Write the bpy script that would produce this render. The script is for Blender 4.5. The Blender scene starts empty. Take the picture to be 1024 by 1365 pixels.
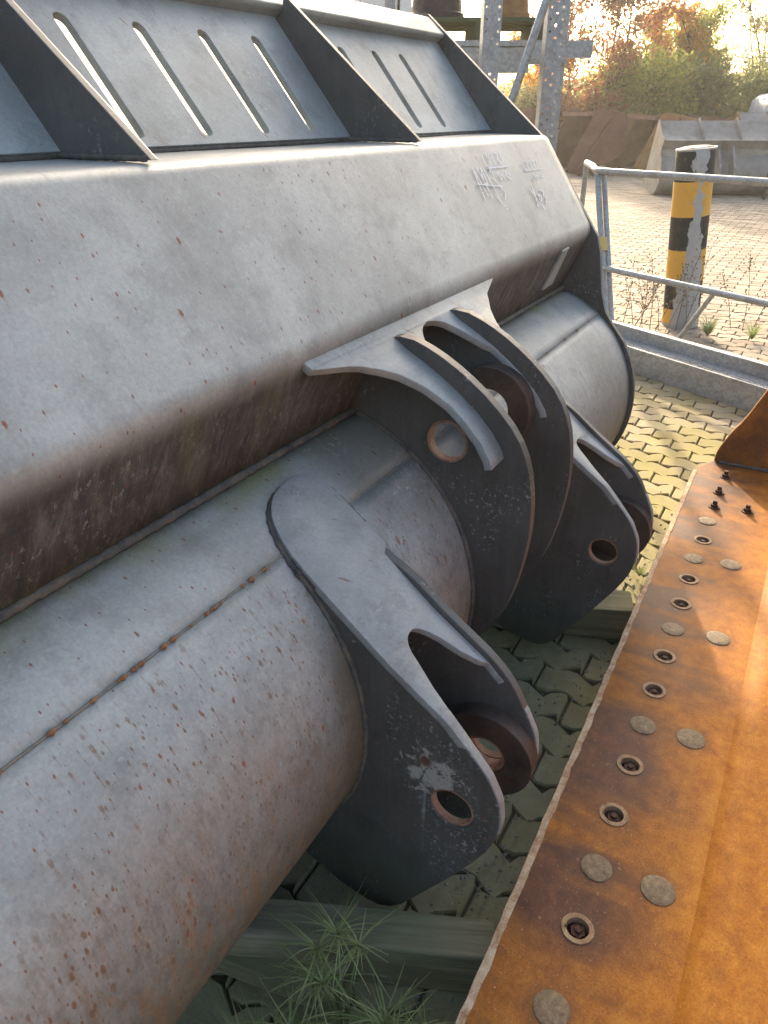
import bpy, bmesh, math, random
from math import sin, cos, pi, radians, hypot, atan2, sqrt
from mathutils import Vector, noise
from mathutils.geometry import tessellate_polygon
random.seed(11)
SC = bpy.context.scene
COL = SC.collection

# ------------------------------------------------------------------ camera
PITCH = math.atan((682.5 - 148) / 986)
cam = bpy.data.cameras.new('camera'); cam_o = bpy.data.objects.new('camera', cam); COL.objects.link(cam_o)
cam.sensor_fit = 'VERTICAL'; cam.sensor_height = 36; cam.lens = 986 / 1365 * 36
cam.clip_start = 0.05; cam.clip_end = 3000
cam_o.location = (0, 0, 1.5); cam_o.rotation_euler = (pi / 2 - PITCH, 0, 0)
SC.camera = cam_o
# ------------------------------------------------------------------ sky and sun
SUN_AZ, SUN_EL = radians(3), radians(20)      # azimuth clockwise from +Y
w = bpy.data.worlds.new("World"); SC.world = w; w.use_nodes = True
wn = w.node_tree; bg = wn.nodes['Background']
sky = wn.nodes.new('ShaderNodeTexSky'); sky.sky_type = 'NISHITA'; sky.sun_disc = False
sky.sun_elevation = SUN_EL; sky.sun_rotation = SUN_AZ; sky.dust_density = 8.0; sky.air_density = 1.0; sky.ozone_density = 1.0
wn.links.new(sky.outputs[0], bg.inputs[0]); bg.inputs[1].default_value = 0.15
sl = bpy.data.lights.new('sun', 'SUN'); sl.energy = 2.3; sl.angle = radians(0.9); sl.color = (1.0, 0.83, 0.6)
so = bpy.data.objects.new('sun', sl); COL.objects.link(so)
sd = Vector((sin(SUN_AZ) * cos(SUN_EL), cos(SUN_AZ) * cos(SUN_EL), sin(SUN_EL)))
so.rotation_euler = sd.to_track_quat('Z', 'Y').to_euler(); so.location = (4, 20, 12)
SC.view_settings.view_transform = 'Standard'; SC.view_settings.look = 'None'
SC.view_settings.exposure = 1.95; SC.view_settings.gamma = 1; SC.view_settings.use_curve_mapping = False
SC.cycles.max_bounces = 8; SC.cycles.use_denoising = True

# ------------------------------------------------------------------ frame of the bucket: s along it, d away from the camera path, z up
AZ = radians(29.654)
U = Vector((sin(AZ), cos(AZ), 0)); N = Vector((-cos(AZ), sin(AZ), 0))
ROT = pi / 2 - AZ

# ================================================================== node helpers
class NT:
    def __init__(self, name):
        self.m = bpy.data.materials.new(name); self.m.use_nodes = True
        self.t = self.m.node_tree; self.b = self.t.nodes['Principled BSDF']
    def n(self, typ, **kw):
        nd = self.t.nodes.new('ShaderNode' + typ)
        for k, v in kw.items():
            if k in nd.inputs: nd.inputs[k].default_value = v
            else: setattr(nd, k, v)
        return nd
    def l(self, a, b): self.t.links.new(a, b)
    def put(self, inp, v):
        if isinstance(v, bpy.types.NodeSocket): self.l(v, inp)
        else: inp.default_value = v
    def math(self, op, a, b=0.0, c=0.0, clamp=False):
        nd = self.n('Math', operation=op); nd.use_clamp = clamp
        self.put(nd.inputs[0], a); self.put(nd.inputs[1], b); self.put(nd.inputs[2], c)
        return nd.outputs[0]
    def vmath(self, op, a, b=(0, 0, 0)):
        nd = self.n('VectorMath', operation=op); self.put(nd.inputs[0], a); self.put(nd.inputs[1], b)
        return nd.outputs[0] if op not in ('LENGTH', 'DISTANCE', 'DOT_PRODUCT') else nd.outputs['Value']
    def coord(self, kind='Object'): return self.n('TexCoord').outputs[kind]
    def pos(self): return self.n('NewGeometry').outputs['Position']
    def scale(self, v, s): 
        nd = self.n('Mapping'); self.l(v, nd.inputs[0]); nd.inputs['Scale'].default_value = s; return nd.outputs[0]
    def noise(self, v, sc, det=4, rough=0.55, dist=0.0, col=False):
        nd = self.n('TexNoise'); self.l(v, nd.inputs['Vector']); nd.inputs['Scale'].default_value = sc
        nd.inputs['Detail'].default_value = det; nd.inputs['Roughness'].default_value = rough; nd.inputs['Distortion'].default_value = dist
        return nd.outputs['Color' if col else 'Fac']
    def ramp(self, f, *stops, interp='LINEAR'):
        nd = self.n('ValToRGB'); self.l(f, nd.inputs[0]); cr = nd.color_ramp; cr.interpolation = interp
        while len(cr.elements) < len(stops): cr.elements.new(0.5)
        for e, (p, c) in zip(cr.elements, stops):
            e.position = p; e.color = (c, c, c, 1) if isinstance(c, (int, float)) else (*c, 1)
        return nd.outputs[0]
    def step(self, f, a, b):
        nd = self.n('MapRange'); nd.interpolation_type = 'SMOOTHSTEP'; self.put(nd.inputs[0], f)
        nd.inputs[1].default_value = a; nd.inputs[2].default_value = b; return nd.outputs[0]
    def mix(self, f, a, b, mode='MIX'):
        nd = self.n('Mix', data_type='RGBA', blend_type=mode); self.put(nd.inputs[0], f)
        for i, v in ((6, a), (7, b)):
            if isinstance(v, bpy.types.NodeSocket): self.l(v, nd.inputs[i])
            else: nd.inputs[i].default_value = (*v, 1) if len(v) == 3 else v
        return nd.outputs[2]
    def sep(self, v): nd = self.n('SeparateXYZ'); self.l(v, nd.inputs[0]); return nd.outputs
    def comb(self, x, y, z=0.0):
        nd = self.n('CombineXYZ'); self.put(nd.inputs[0], x); self.put(nd.inputs[1], y); self.put(nd.inputs[2], z); return nd.outputs[0]
    def bump(self, h, dist=0.002, strength=0.5, prev=None):
        nd = self.n('Bump'); self.put(nd.inputs['Height'], h); nd.inputs['Distance'].default_value = dist
        nd.inputs['Strength'].default_value = strength
        if prev: self.l(prev, nd.inputs['Normal'])
        return nd.outputs[0]
    def done(self, col, rough, metal=0.0, normal=None, spec=0.5):
        b = self.b
        if isinstance(col, bpy.types.NodeSocket): self.l(col, b.inputs['Base Color'])
        else: b.inputs['Base Color'].default_value = (*col, 1)
        self.put(b.inputs['Roughness'], rough); self.put(b.inputs['Metallic'], metal)
        b.inputs['Specular IOR Level'].default_value = spec
        if normal: self.l(normal, b.inputs['Normal'])
        return self.m
    def drips(self, uv, cell, rmin, rmax, length, seed=0.0, keep=0.5, slant=0.0):
        """spots with a run of rust below them; uv in metres, v grows downwards. returns (spot, run)"""
        off = self.vmath('ADD', uv, (seed, seed * 1.7, 0))
        s = 1.0 / cell
        sc = self.vmath('MULTIPLY', off, (s, s, 0))
        v = self.n('TexVoronoi', voronoi_dimensions='2D', feature='F1'); self.l(sc, v.inputs['Vector']); v.inputs['Scale'].default_value = 1; v.inputs['Randomness'].default_value = 1
        dv = self.vmath('SUBTRACT', sc, v.outputs['Position'])
        dx, dy, _ = self.sep(dv)
        c = self.sep(v.outputs['Color'])
        wob = self.math('MULTIPLY', self.math('SUBTRACT', self.noise(off, 260, 3, 0.7), 0.5), 1.8)
        rad = self.math('MULTIPLY_ADD', self.math('POWER', c[0], 3.0), (rmax - rmin) * s, rmin * s)
        live = self.math('GREATER_THAN', c[1], 1 - keep)
        d = self.math('DIVIDE', self.vmath('LENGTH', self.comb(dx, self.math('MULTIPLY', dy, 0.5))), rad)
        d = self.math('ADD', d, wob)
        spot = self.math('MULTIPLY', self.math('SUBTRACT', 1.0, self.step(d, 0.75, 1.25)), live)
        L = self.math('MULTIPLY', c[2], length * s)
        below = self.math('DIVIDE', dy, self.math('MAXIMUM', L, 0.01))
        fade = self.math('MULTIPLY', self.step(below, -0.02, 0.05), self.math('SUBTRACT', 1.0, self.step(below, 0.2, 1.0)))
        side = self.math('SUBTRACT', 1.0, self.step(self.math('DIVIDE', self.math('ABSOLUTE', dx), rad), 0.3, 1.1))
        run = self.math('MULTIPLY', self.math('MULTIPLY', fade, side), live)
        return spot, run

# ================================================================== materials
RUST = (0.165, 0.088, 0.042)
RUSTD = (0.10, 0.035, 0.018)
def bucket_paint(name, base, kind):
    """kind 'shell': uv in metres (u along, v down the back); 'plate': object coordinates"""
    m = NT(name)
    if kind == 'shell':
        uv = m.n('UVMap').outputs[0]; u, v, _ = m.sep(uv)
    else:
        o = m.coord(); x, y, z = m.sep(o); uv = m.comb(m.math('ADD', x, y), m.math('MULTIPLY', z, -1.0)); u, v, _ = m.sep(uv)
    P = m.coord()
    big = m.noise(P, 3.2, 5, 0.6, 0.3)
    mid = m.noise(P, 14, 5, 0.65, 0.2)
    fine = m.noise(P, 120, 4, 0.7)
    col = m.mix(m.ramp(big, (0.35, 0.0), (0.68, 1.0)), base, tuple(c * 1.5 + 0.012 for c in base))
    col = m.mix(m.math('MULTIPLY', m.ramp(mid, (0.5, 0.0), (0.72, 1.0)), 0.45), col, tuple(c * 0.55 for c in base))
    sf = m.noise(m.scale(uv, (60, 5, 1)), 1.0, 5, 0.6)
    col = m.mix(m.math('MULTIPLY', m.ramp(sf, (0.48, 0.0), (0.75, 1.0)), 0.3 if kind == 'shell' else 0.08), col, (0.33, 0.31, 0.28))
    sc_ = m.ramp(m.noise(m.vmath('ADD', P, m.vmath('MULTIPLY', m.noise(P, 30, 2, 0.5, 0, True), (0.03, 0.03, 0.03))), 55, 5, 0.8), (0.58, 0.0), (0.66, 1.0))
    col = m.mix(m.math('MULTIPLY', sc_, m.math('MULTIPLY', mid, 0.5)), col, tuple(c * 1.7 + 0.02 for c in base))
    rough = m.math('MULTIPLY_ADD', fine, 0.25, 0.36)
    metal = 0.12
    if kind == 'shell':
        # overhang shade and dirt painted on the recessed face below the fold (v 0.60 .. 0.86) : brown, streaky, lime and algae
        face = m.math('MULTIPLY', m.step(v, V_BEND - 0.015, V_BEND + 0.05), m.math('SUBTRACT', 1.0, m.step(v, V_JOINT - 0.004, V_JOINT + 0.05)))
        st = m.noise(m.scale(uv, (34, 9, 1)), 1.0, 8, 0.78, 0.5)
        shade_grime = m.ramp(st, (0.36, (0.014, 0.013, 0.013)), (0.5, (0.042, 0.041, 0.038)), (0.63, (0.11, 0.108, 0.095)))
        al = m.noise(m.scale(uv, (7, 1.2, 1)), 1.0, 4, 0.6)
        shade_grime = m.mix(m.math('MULTIPLY', m.ramp(al, (0.55, 0.0), (0.7, 1.0)), 0.6), shade_grime, (0.13, 0.125, 0.045))
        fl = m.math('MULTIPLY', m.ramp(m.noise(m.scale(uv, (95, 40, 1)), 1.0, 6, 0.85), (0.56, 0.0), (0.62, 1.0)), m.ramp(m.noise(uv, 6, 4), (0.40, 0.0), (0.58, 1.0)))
        shade_grime = m.mix(m.math('MULTIPLY', fl, 0.75), shade_grime, (0.30, 0.29, 0.27))
        col = m.mix(m.math('MULTIPLY', face, 0.93), col, shade_grime)
        metal = m.math('MULTIPLY_ADD', face, -0.12, 0.12); rough = m.math('MULTIPLY_ADD', face, 0.3, rough)
        # algae along the joint and below the joint near the lugs
        jn = m.math('MULTIPLY', m.step(v, V_JOINT - 0.03, V_JOINT), m.math('SUBTRACT', 1.0, m.step(v, V_JOINT, V_JOINT + 0.10)))
        jn = m.math('MULTIPLY', jn, m.ramp(m.noise(uv, 6, 4), (0.42, 0.0), (0.62, 0.9)))
        col = m.mix(jn, col, (0.20, 0.20, 0.09))
        lug = m.math('MULTIPLY', m.step(u, 0.98, 1.1), m.math('SUBTRACT', 1.0, m.step(u, 1.75, 1.95)))
        lug = m.math('MULTIPLY', lug, m.math('MULTIPLY', m.step(v, V_JOINT - 0.02, V_JOINT + 0.02), m.math('SUBTRACT', 1.0, m.step(v, V_JOINT + 0.12, V_JOINT + 0.36))))
        col = m.mix(m.math('MULTIPLY', lug, 0.65), col, (0.13, 0.12, 0.085))
        fl2 = m.math('MULTIPLY', m.ramp(m.noise(uv, 85, 5, 0.8), (0.56, 0.0), (0.62, 1.0)), lug)
        fl2 = m.math('MULTIPLY', fl2, m.ramp(m.noise(uv, 6, 3), (0.45, 0), (0.6, 1)))
        col = m.mix(fl2, col, (0.5, 0.5, 0.46))
        # lower belly: tan film of dirt and rust
        low = m.step(m.math('ADD', v, m.math('MULTIPLY', m.math('SUBTRACT', big, 0.5), 0.35)), V_JOINT + 0.30, V_JOINT + 0.66)
        dirt = m.ramp(m.noise(m.scale(uv, (30, 12, 1)), 1.0, 6, 0.75), (0.3, (0.055, 0.056, 0.04)), (0.52, (0.135, 0.130, 0.082)), (0.68, (0.20, 0.145, 0.07)))
        col = m.mix(m.math('MULTIPLY', low, 0.92), col, dirt)
        mb_ = m.math('MULTIPLY', m.ramp(m.noise(m.scale(uv, (42, 26, 1)), 1.0, 7, 0.8), (0.46, 0), (0.62, 1)), m.step(v, V_JOINT + 0.1, V_JOINT + 0.5))
        col = m.mix(m.math('MULTIPLY', mb_, 0.5), col, (0.10, 0.095, 0.085))
        by = m.math('MULTIPLY', m.math('MULTIPLY', m.step(m.math('ADD', u, m.math('MULTIPLY', m.noise(uv, 16, 4), 0.08)), 0.76, 0.86), m.math('SUBTRACT', 1.0, m.step(u, 0.82, 0.84))), m.step(v, V_JOINT + 0.22, V_JOINT + 0.42))
        col = m.mix(m.math('MULTIPLY', by, 0.8), col, (0.13, 0.105, 0.065))
        near = m.math('SUBTRACT', 1.0, m.step(u, 0.2, 1.2))
        rb = m.math('MULTIPLY', m.math('MULTIPLY', m.ramp(m.noise(m.scale(uv, (46, 9, 1)), 1.0, 7, 0.8, 0.6), (0.50, 0), (0.60, 1)), near), m.step(v, V_JOINT + 0.25, V_JOINT + 0.60))
        col = m.mix(m.math('MULTIPLY', rb, 0.85), col, (0.23, 0.125, 0.05))
        specs = [(0.080, 0.0014, 0.0036, 0.10, 0.0, 0.42, None), (0.030, 0.0010, 0.0020, 0.02, 5.2, 0.3, None), (0.030, 0.0011, 0.0034, 0.045, 3.3, 0.7, 'belly'), (0.017, 0.0007, 0.0019, 0.022, 7.1, 0.7, 'belly'), (0.06, 0.002, 0.0052, 0.07, 11.7, 0.5, 'belly')]
        allr = None
        for cell, r0, r1, ln, sd_, keep, where in specs:
            sp, rn = m.drips(uv, cell, r0, r1, ln, sd_, keep)
            if where:
                mask = m.math('MULTIPLY', m.step(v, V_JOINT + 0.1, V_JOINT + 0.3), m.math('SUBTRACT', 1.0, m.math('MULTIPLY', m.step(u, 0.7, 2.0), 0.6)))
                mask = m.math('MULTIPLY', mask, m.ramp(m.noise(uv, 7, 3), (0.36, 0.1), (0.56, 1.0)))
                sp = m.math('MULTIPLY', sp, mask); rn = m.math('MULTIPLY', rn, mask)
            col = m.mix(m.math('MULTIPLY', rn, 0.55 if where else 0.3), col, (0.21, 0.135, 0.085) if where else (0.29, 0.23, 0.18))
            col = m.mix(m.math('MULTIPLY', sp, 0.85), col, RUST if where else (0.22, 0.075, 0.035))
            s2 = m.math('MAXIMUM', sp, m.math('MULTIPLY', rn, 0.4)); allr = s2 if allr is None else m.math('MAXIMUM', allr, s2)
        metal = m.math('MULTIPLY', metal, m.math('SUBTRACT', 1.0, m.math('MAXIMUM', low, allr)))
        rough = m.math('ADD', rough, m.math('MULTIPLY', m.math('MAXIMUM', m.math('MULTIPLY', low, 0.5), allr), 0.3))
    else:
        # chips to bright metal or lime, in clusters, and brown bloom
        chip = m.math('MULTIPLY', m.ramp(m.noise(P, 110, 4, 0.75), (0.575, 0), (0.61, 1)), m.ramp(m.noise(P, 7, 5, 0.65), (0.52, 0), (0.64, 1)))
        col = m.mix(m.math('MULTIPLY', chip, 0.7), col, (0.38, 0.38, 0.37))
        bloom = m.math('MULTIPLY', m.ramp(m.noise(P, 9, 5, 0.7, 0.4), (0.56, 0), (0.72, 1)), 0.4)
        col = m.mix(bloom, col, (0.09, 0.06, 0.045))
        # scraped patch and rust pit above the pin hole of the nearest plate
        dd = m.vmath('DISTANCE', m.comb(m.math('MULTIPLY', x, 0.8), y, z), (0.66, 0.372, 0.505))
        rag = m.math('SUBTRACT', m.noise(P, 38, 5, 0.75, 0.6), m.math('MULTIPLY', dd, 3.2))
        scr = m.math('MULTIPLY', m.step(rag, 0.36, 0.42), m.math('SUBTRACT', 1.0, m.step(x, 0.86, 0.88)))
        col = m.mix(m.math('MULTIPLY', scr, 0.85), col, (0.36, 0.35, 0.31))
        pit = m.math('SUBTRACT', 1.0, m.step(m.vmath('DISTANCE', m.comb(m.math('MULTIPLY', x, 0.8), y, z), (0.66, 0.386, 0.528)), 0.008, 0.016))
        col = m.mix(m.math('MULTIPLY', pit, 0.9), col, (0.10, 0.045, 0.03))
        rn_ = m.math('MULTIPLY', m.math('SUBTRACT', 1.0, m.step(m.math('ABSOLUTE', m.math('SUBTRACT', y, m.math('MULTIPLY_ADD', m.noise(P, 30, 2), 0.006, 0.382))), 0.001, 0.004)), m.math('MULTIPLY', m.step(z, 0.36, 0.40), m.math('SUBTRACT', 1.0, m.step(z, 0.46, 0.5))))
        rn_ = m.math('MULTIPLY', rn_, m.math('SUBTRACT', 1.0, m.step(x, 0.86, 0.88)))
        col = m.mix(m.math('MULTIPLY', rn_, 0.5), col, (0.30, 0.30, 0.27))
        mossf = m.math('MULTIPLY', m.math('SUBTRACT', 1.0, m.step(z, 0.05, 0.34)), m.ramp(m.noise(P, 5, 4), (0.35, 0.2), (0.6, 0.9)))
        col = m.mix(m.math('MULTIPLY', mossf, 0.6), col, (0.07, 0.085, 0.035))
        sp, rn = m.drips(uv, 0.05, 0.001, 0.0035, 0.03, 2.0, 0.22)
        col = m.mix(m.math('MULTIPLY', sp, 0.7), col, (0.16, 0.07, 0.04))
    g1 = m.ramp(m.noise(P, 190, 3, 0.7), (0.34, 0.66), (0.5, 1.0), (0.66, 1.25))
    g2 = m.ramp(m.noise(m.scale(uv, (150, 60, 1)), 1.0, 4, 0.75), (0.36, 0.78), (0.5, 1.0), (0.66, 1.2))
    col = m.mix(0.28, col, m.mix(1.0, g1, g2, 'MULTIPLY'), 'MULTIPLY')
    nb = m.bump(m.math('ADD', m.math('MULTIPLY', mid, 0.6), m.math('MULTIPLY', fine, 0.25)), 0.0022, 0.35)
    return m.done(col, rough, metal, nb, 0.38)

# profile of the bucket's back in (d, z)
CC = (0.91, 0.535); RR = 0.405
Tp = (0.918, 1.428); Bp = (0.722, 1.140); Jp = (CC[0] - RR * cos(radians(76)), CC[1] + RR * sin(radians(76)))
def fillet(a, b, c, r, n=8):
    a, b, c = Vector(a), Vector(b), Vector(c)
    u, v = (a - b).normalized(), (c - b).normalized(); ang = u.angle(v); t = r / math.tan(ang / 2)
    p, q = b + u * t, b + v * t; cen = b + (u + v).normalized() * (r / sin(ang / 2))
    a0 = atan2(p.y - cen.y, p.x - cen.x); a1 = atan2(q.y - cen.y, q.x - cen.x); da = (a1 - a0 + pi) % (2 * pi) - pi
    return [(cen.x + r * cos(a0 + da * i / n), cen.y + r * sin(a0 + da * i / n)) for i in range(n + 1)]
prof_back = [(1.17, 1.432), (1.0, 1.430)] + fillet((1.17, 1.432), Tp, Bp, 0.035) 
prof_back += [(Tp[0] + (Bp[0] - Tp[0]) * t, Tp[1] + (Bp[1] - Tp[1]) * t) for t in (0.3, 0.5, 0.7)]
prof_back += fillet(Tp, Bp, Jp, 0.05, 10) + [(Bp[0] + (Jp[0] - Bp[0]) * 0.6, Bp[1] + (Jp[1] - Bp[1]) * 0.6), Jp]
def plen(p): 
    L = [0]
    for a, b in zip(p, p[1:]): L.append(L[-1] + hypot(a[0] - b[0], a[1] - b[1]))
    return L
Lb = plen(prof_back); V_JOINT = Lb[-1]
V_BEND = [l for l, p in zip(Lb, prof_back) if abs(p[0] - min(q[0] for q in prof_back)) < 1e-6][0]
prof_belly = [(CC[0] - RR * cos(radians(a)), CC[1] + RR * sin(radians(a))) for a in range(76, -91, -4)] + [(CC[0], CC[1] - RR), (1.3, 0.125), (2.05, 0.10)]

M = {}
M['shell'] = bucket_paint('grey_shell_paint', (0.245, 0.254, 0.238), 'shell')
M['plate'] = bucket_paint('shaded_plate_paint', (0.064, 0.062, 0.056), 'plate')  # shade of the upright plates is put into a darker copy of the grey
M['guard'] = bucket_paint('grey_guard_paint', (0.22, 0.235, 0.225), 'plate')
M['pad'] = bucket_paint('grey_lug_top_paint', (0.215, 0.225, 0.215), 'plate')

def rust_mat(name, c0, c1, c2, sc=20, rough=0.75, bump=0.5):
    m = NT(name); P = m.coord(); a = m.noise(P, sc, 6, 0.7, 0.3); b = m.noise(P, sc * 7, 4, 0.7)
    col = m.ramp(m.math('MULTIPLY_ADD', b, 0.3, m.math('MULTIPLY', a, 0.7)), (0.34, c0), (0.5, c1), (0.64, c2))
    return m.done(col, rough, 0, m.bump(m.math('ADD', a, m.math('MULTIPLY', b, 0.6)), 0.0015, bump), 0.3)
M['bore'] = rust_mat('rusty_bore', (0.14, 0.07, 0.045), (0.25, 0.14, 0.09), (0.36, 0.24, 0.16), 30)
M['bossrust'] = rust_mat('brown_collar', (0.03, 0.024, 0.021), (0.058, 0.042, 0.034), (0.10, 0.065, 0.045), 12, 0.5)
M['weldgrey'] = rust_mat('painted_weld', (0.10, 0.09, 0.08), (0.21, 0.20, 0.19), (0.28, 0.2, 0.14), 26, 0.6, 0.8)
M['weldgrey'] = rust_mat('painted_weld', (0.09, 0.085, 0.07), (0.17, 0.165, 0.145), (0.23, 0.19, 0.13), 60, 0.6, 0.8)
M['weld'] = rust_mat('weld_metal', (0.035, 0.032, 0.03), (0.085, 0.08, 0.07), (0.16, 0.12, 0.08), 26, 0.7, 0.8)
M['edge'] = rust_mat('cut_edge', (0.22, 0.09, 0.04), (0.42, 0.29, 0.17), (0.56, 0.45, 0.32), 45, 0.85, 0.9)
M['ring'] = rust_mat('bolt_ring', (0.14, 0.065, 0.03), (0.27, 0.165, 0.085), (0.36, 0.25, 0.14), 60, 0.7, 0.6)
M['disc'] = rust_mat('bolt_head', (0.09, 0.055, 0.03), (0.165, 0.11, 0.058), (0.25, 0.185, 0.105), 90, 0.6, 0.9)
M['stub'] = rust_mat('rusted_thread', (0.02, 0.009, 0.006), (0.055, 0.022, 0.013), (0.13, 0.05, 0.02), 80, 0.7, 1.0)
M['farrust'] = rust_mat('faded_rust', (0.075, 0.032, 0.026), (0.14, 0.062, 0.044), (0.21, 0.10, 0.065), 1.6, 0.8, 0.3)
M['farochre'] = rust_mat('ochre_rust', (0.13, 0.06, 0.03), (0.27, 0.14, 0.055), (0.38, 0.22, 0.09), 1.4, 0.8, 0.3)
M['fargrey'] = rust_mat('weathered_grey_steel', (0.11, 0.105, 0.095), (0.21, 0.20, 0.18), (0.31, 0.285, 0.25), 1.2, 0.55, 0.3)
M['gravel'] = rust_mat('gravel', (0.12, 0.115, 0.09), (0.26, 0.25, 0.21), (0.5, 0.49, 0.44), 40, 0.9, 0.5)
M['pale'] = rust_mat('pale_painted_steel', (0.45, 0.44, 0.41), (0.6, 0.59, 0.56), (0.7, 0.69, 0.66), 3, 0.5, 0.2)

def galv():
    m = NT('galvanised_steel'); P = m.coord()
    v = m.n('TexVoronoi'); m.l(P, v.inputs['Vector']); v.inputs['Scale'].default_value = 70
    c = m.mix(m.sep(v.outputs['Color'])[0], (0.25, 0.265, 0.27), (0.37, 0.385, 0.39))
    c = m.mix(m.ramp(m.noise(P, 9, 5, 0.7), (0.48, 0), (0.72, 0.6)), c, (0.20, 0.18, 0.14))
    return m.done(c, m.math('MULTIPLY_ADD', m.noise(P, 30, 3), 0.3, 0.3), 0.45, m.bump(m.noise(P, 60, 3), 0.0008, 0.3))
M['galv'] = galv()

def blade_mat():
    m = NT('rusted_blade'); P = m.coord(); x, y, z = m.sep(P)
    wp = m.vmath('ADD', P, m.vmath('MULTIPLY', m.vmath('SUBTRACT', m.noise(P, 3.0, 3, 0.5, 0, True), (0.5, 0.5, 0.5)), (0.10, 0.10, 0)))
    band = m.noise(m.scale(wp, (9.5, 1.6, 1)), 1.0, 4, 0.5, 0.35)  # soft bands: rust stains with the bucket's soft shadow edges painted in
    dm = m.ramp(band, (0.40, 0), (0.56, 1))
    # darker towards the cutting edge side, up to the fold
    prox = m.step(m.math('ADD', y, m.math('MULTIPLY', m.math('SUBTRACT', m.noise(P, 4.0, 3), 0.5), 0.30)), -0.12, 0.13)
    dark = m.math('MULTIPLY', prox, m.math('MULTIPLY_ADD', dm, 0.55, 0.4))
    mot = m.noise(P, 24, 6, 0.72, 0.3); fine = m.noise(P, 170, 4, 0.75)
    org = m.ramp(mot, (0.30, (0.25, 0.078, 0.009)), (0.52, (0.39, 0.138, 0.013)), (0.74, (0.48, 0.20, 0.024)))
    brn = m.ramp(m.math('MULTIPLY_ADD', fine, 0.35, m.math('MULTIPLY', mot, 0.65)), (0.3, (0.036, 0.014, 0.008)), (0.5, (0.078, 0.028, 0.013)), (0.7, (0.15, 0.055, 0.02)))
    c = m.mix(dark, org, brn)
    hd = None
    for p in HALO:
        q = m.vmath('DISTANCE', m.comb(x, y), (p[0], p[1], 0)); hd = q if hd is None else m.math('MINIMUM', hd, q)
    halo = m.math('SUBTRACT', 1.0, m.step(m.math('ADD', hd, m.math('MULTIPLY', m.math('SUBTRACT', mot, 0.5), 0.05)), 0.018, 0.062))
    c = m.mix(m.math('MULTIPLY', halo, 0.5), c, (0.085, 0.04, 0.022))
    yel = m.math('MULTIPLY', m.ramp(m.noise(m.scale(P, (2.5, 30, 1)), 1.0, 4, 0.6), (0.5, 0), (0.7, 1)), m.math('SUBTRACT', 1.0, prox))
    c = m.mix(m.math('MULTIPLY', yel, 0.3), c, (0.46, 0.20, 0.03))
    pale = m.math('MULTIPLY', m.ramp(m.noise(P, 210, 3, 0.6), (0.66, 0), (0.72, 1)), 0.5)
    c = m.mix(pale, c, (0.55, 0.36, 0.20))
    r = m.math('MULTIPLY_ADD', dark, -0.15, m.math('MULTIPLY_ADD', fine, 0.2, 0.62))
    c = m.mix(0.75, c, m.ramp(m.noise(P, 260, 4, 0.8), (0.34, 0.55), (0.5, 1.0), (0.66, 1.3)), 'MULTIPLY')
    c = m.mix(m.math('MULTIPLY', m.ramp(m.noise(m.scale(P, (60, 8, 1)), 1.0, 5, 0.8), (0.6, 0), (0.68, 1)), 0.35), c, (0.08, 0.035, 0.018))
    return m.done(c, r, 0.0, m.bump(m.math('ADD', m.math('MULTIPLY', mot, 0.7), m.math('MULTIPLY', fine, 0.5)), 0.0016, 0.45), 0.22)

def paver_mat():
    m = NT('concrete_paver'); P = m.pos(); g = m.n('NewGeometry'); oi = m.n('ObjectInfo')
    rnd = m.math('FRACT', m.math('ADD', g.outputs['Random Per Island'], m.math('MULTIPLY', oi.outputs['Random'], 7.31)))
    c = m.ramp(rnd, (0.0, (0.22, 0.175, 0.125)), (0.5, (0.31, 0.25, 0.18)), (1.0, (0.40, 0.33, 0.245)))
    x, y, z = m.sep(P)
    near = m.math('SUBTRACT', 1.0, m.step(m.vmath('LENGTH', m.comb(x, y)), 3.6, 6.0))
    ms = m.math('MULTIPLY', m.ramp(m.noise(P, 2.2, 5, 0.65), (0.33, 0.15), (0.60, 1.0)), near)
    c = m.mix(m.math('MULTIPLY', ms, 0.75), c, m.mix(m.noise(P, 9, 4), (0.20, 0.17, 0.03), (0.40, 0.34, 0.08)))
    under = m.math('MULTIPLY', m.math('SUBTRACT', 1.0, m.step(y, 1.6, 3.0)), m.ramp(m.noise(P, 5, 5, 0.7), (0.3, 0.4), (0.62, 1.0)))  # lighter greenish tone under the bucket, opening its shade through the colour
    c = m.mix(m.math('MULTIPLY', under, 0.8), c, m.mix(m.noise(P, 20, 4), (0.20, 0.21, 0.12), (0.42, 0.42, 0.27)))
    c = m.mix(m.ramp(m.noise(P, 160, 4, 0.7), (0.45, 0), (0.8, 0.5)), c, (0.10, 0.09, 0.07))
    return m.done(c, 0.88, 0, m.bump(m.noise(P, 220, 4, 0.7), 0.002, 0.5), 0.25)
M['paver'] = paver_mat()
def soil_mat():
    m = NT('joint_sand'); P = m.pos()
    br = m.n('TexBrick'); m.l(m.scale(m.coord(), (1, 1, 1)), br.inputs['Vector']); br.inputs['Scale'].default_value = 1
    br.inputs['Brick Width'].default_value = 0.1125; br.inputs['Row Height'].default_value = 0.225; br.inputs['Mortar Size'].default_value = 0.006
    br.inputs['Color1'].default_value = (0.36, 0.29, 0.21, 1); br.inputs['Color2'].default_value = (0.27, 0.22, 0.16, 1); br.inputs['Mortar'].default_value = (0.10, 0.08, 0.06, 1)
    far = m.step(m.vmath('LENGTH', P), 23.5, 24.0)
    s = m.mix(m.noise(P, 60, 5, 0.7), (0.05, 0.045, 0.03), (0.12, 0.11, 0.07))
    return m.done(m.mix(far, s, br.outputs[0]), 0.95, 0, m.bump(m.noise(P, 90, 4), 0.004, 0.6), 0.2)
M['soil'] = soil_mat()
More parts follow.
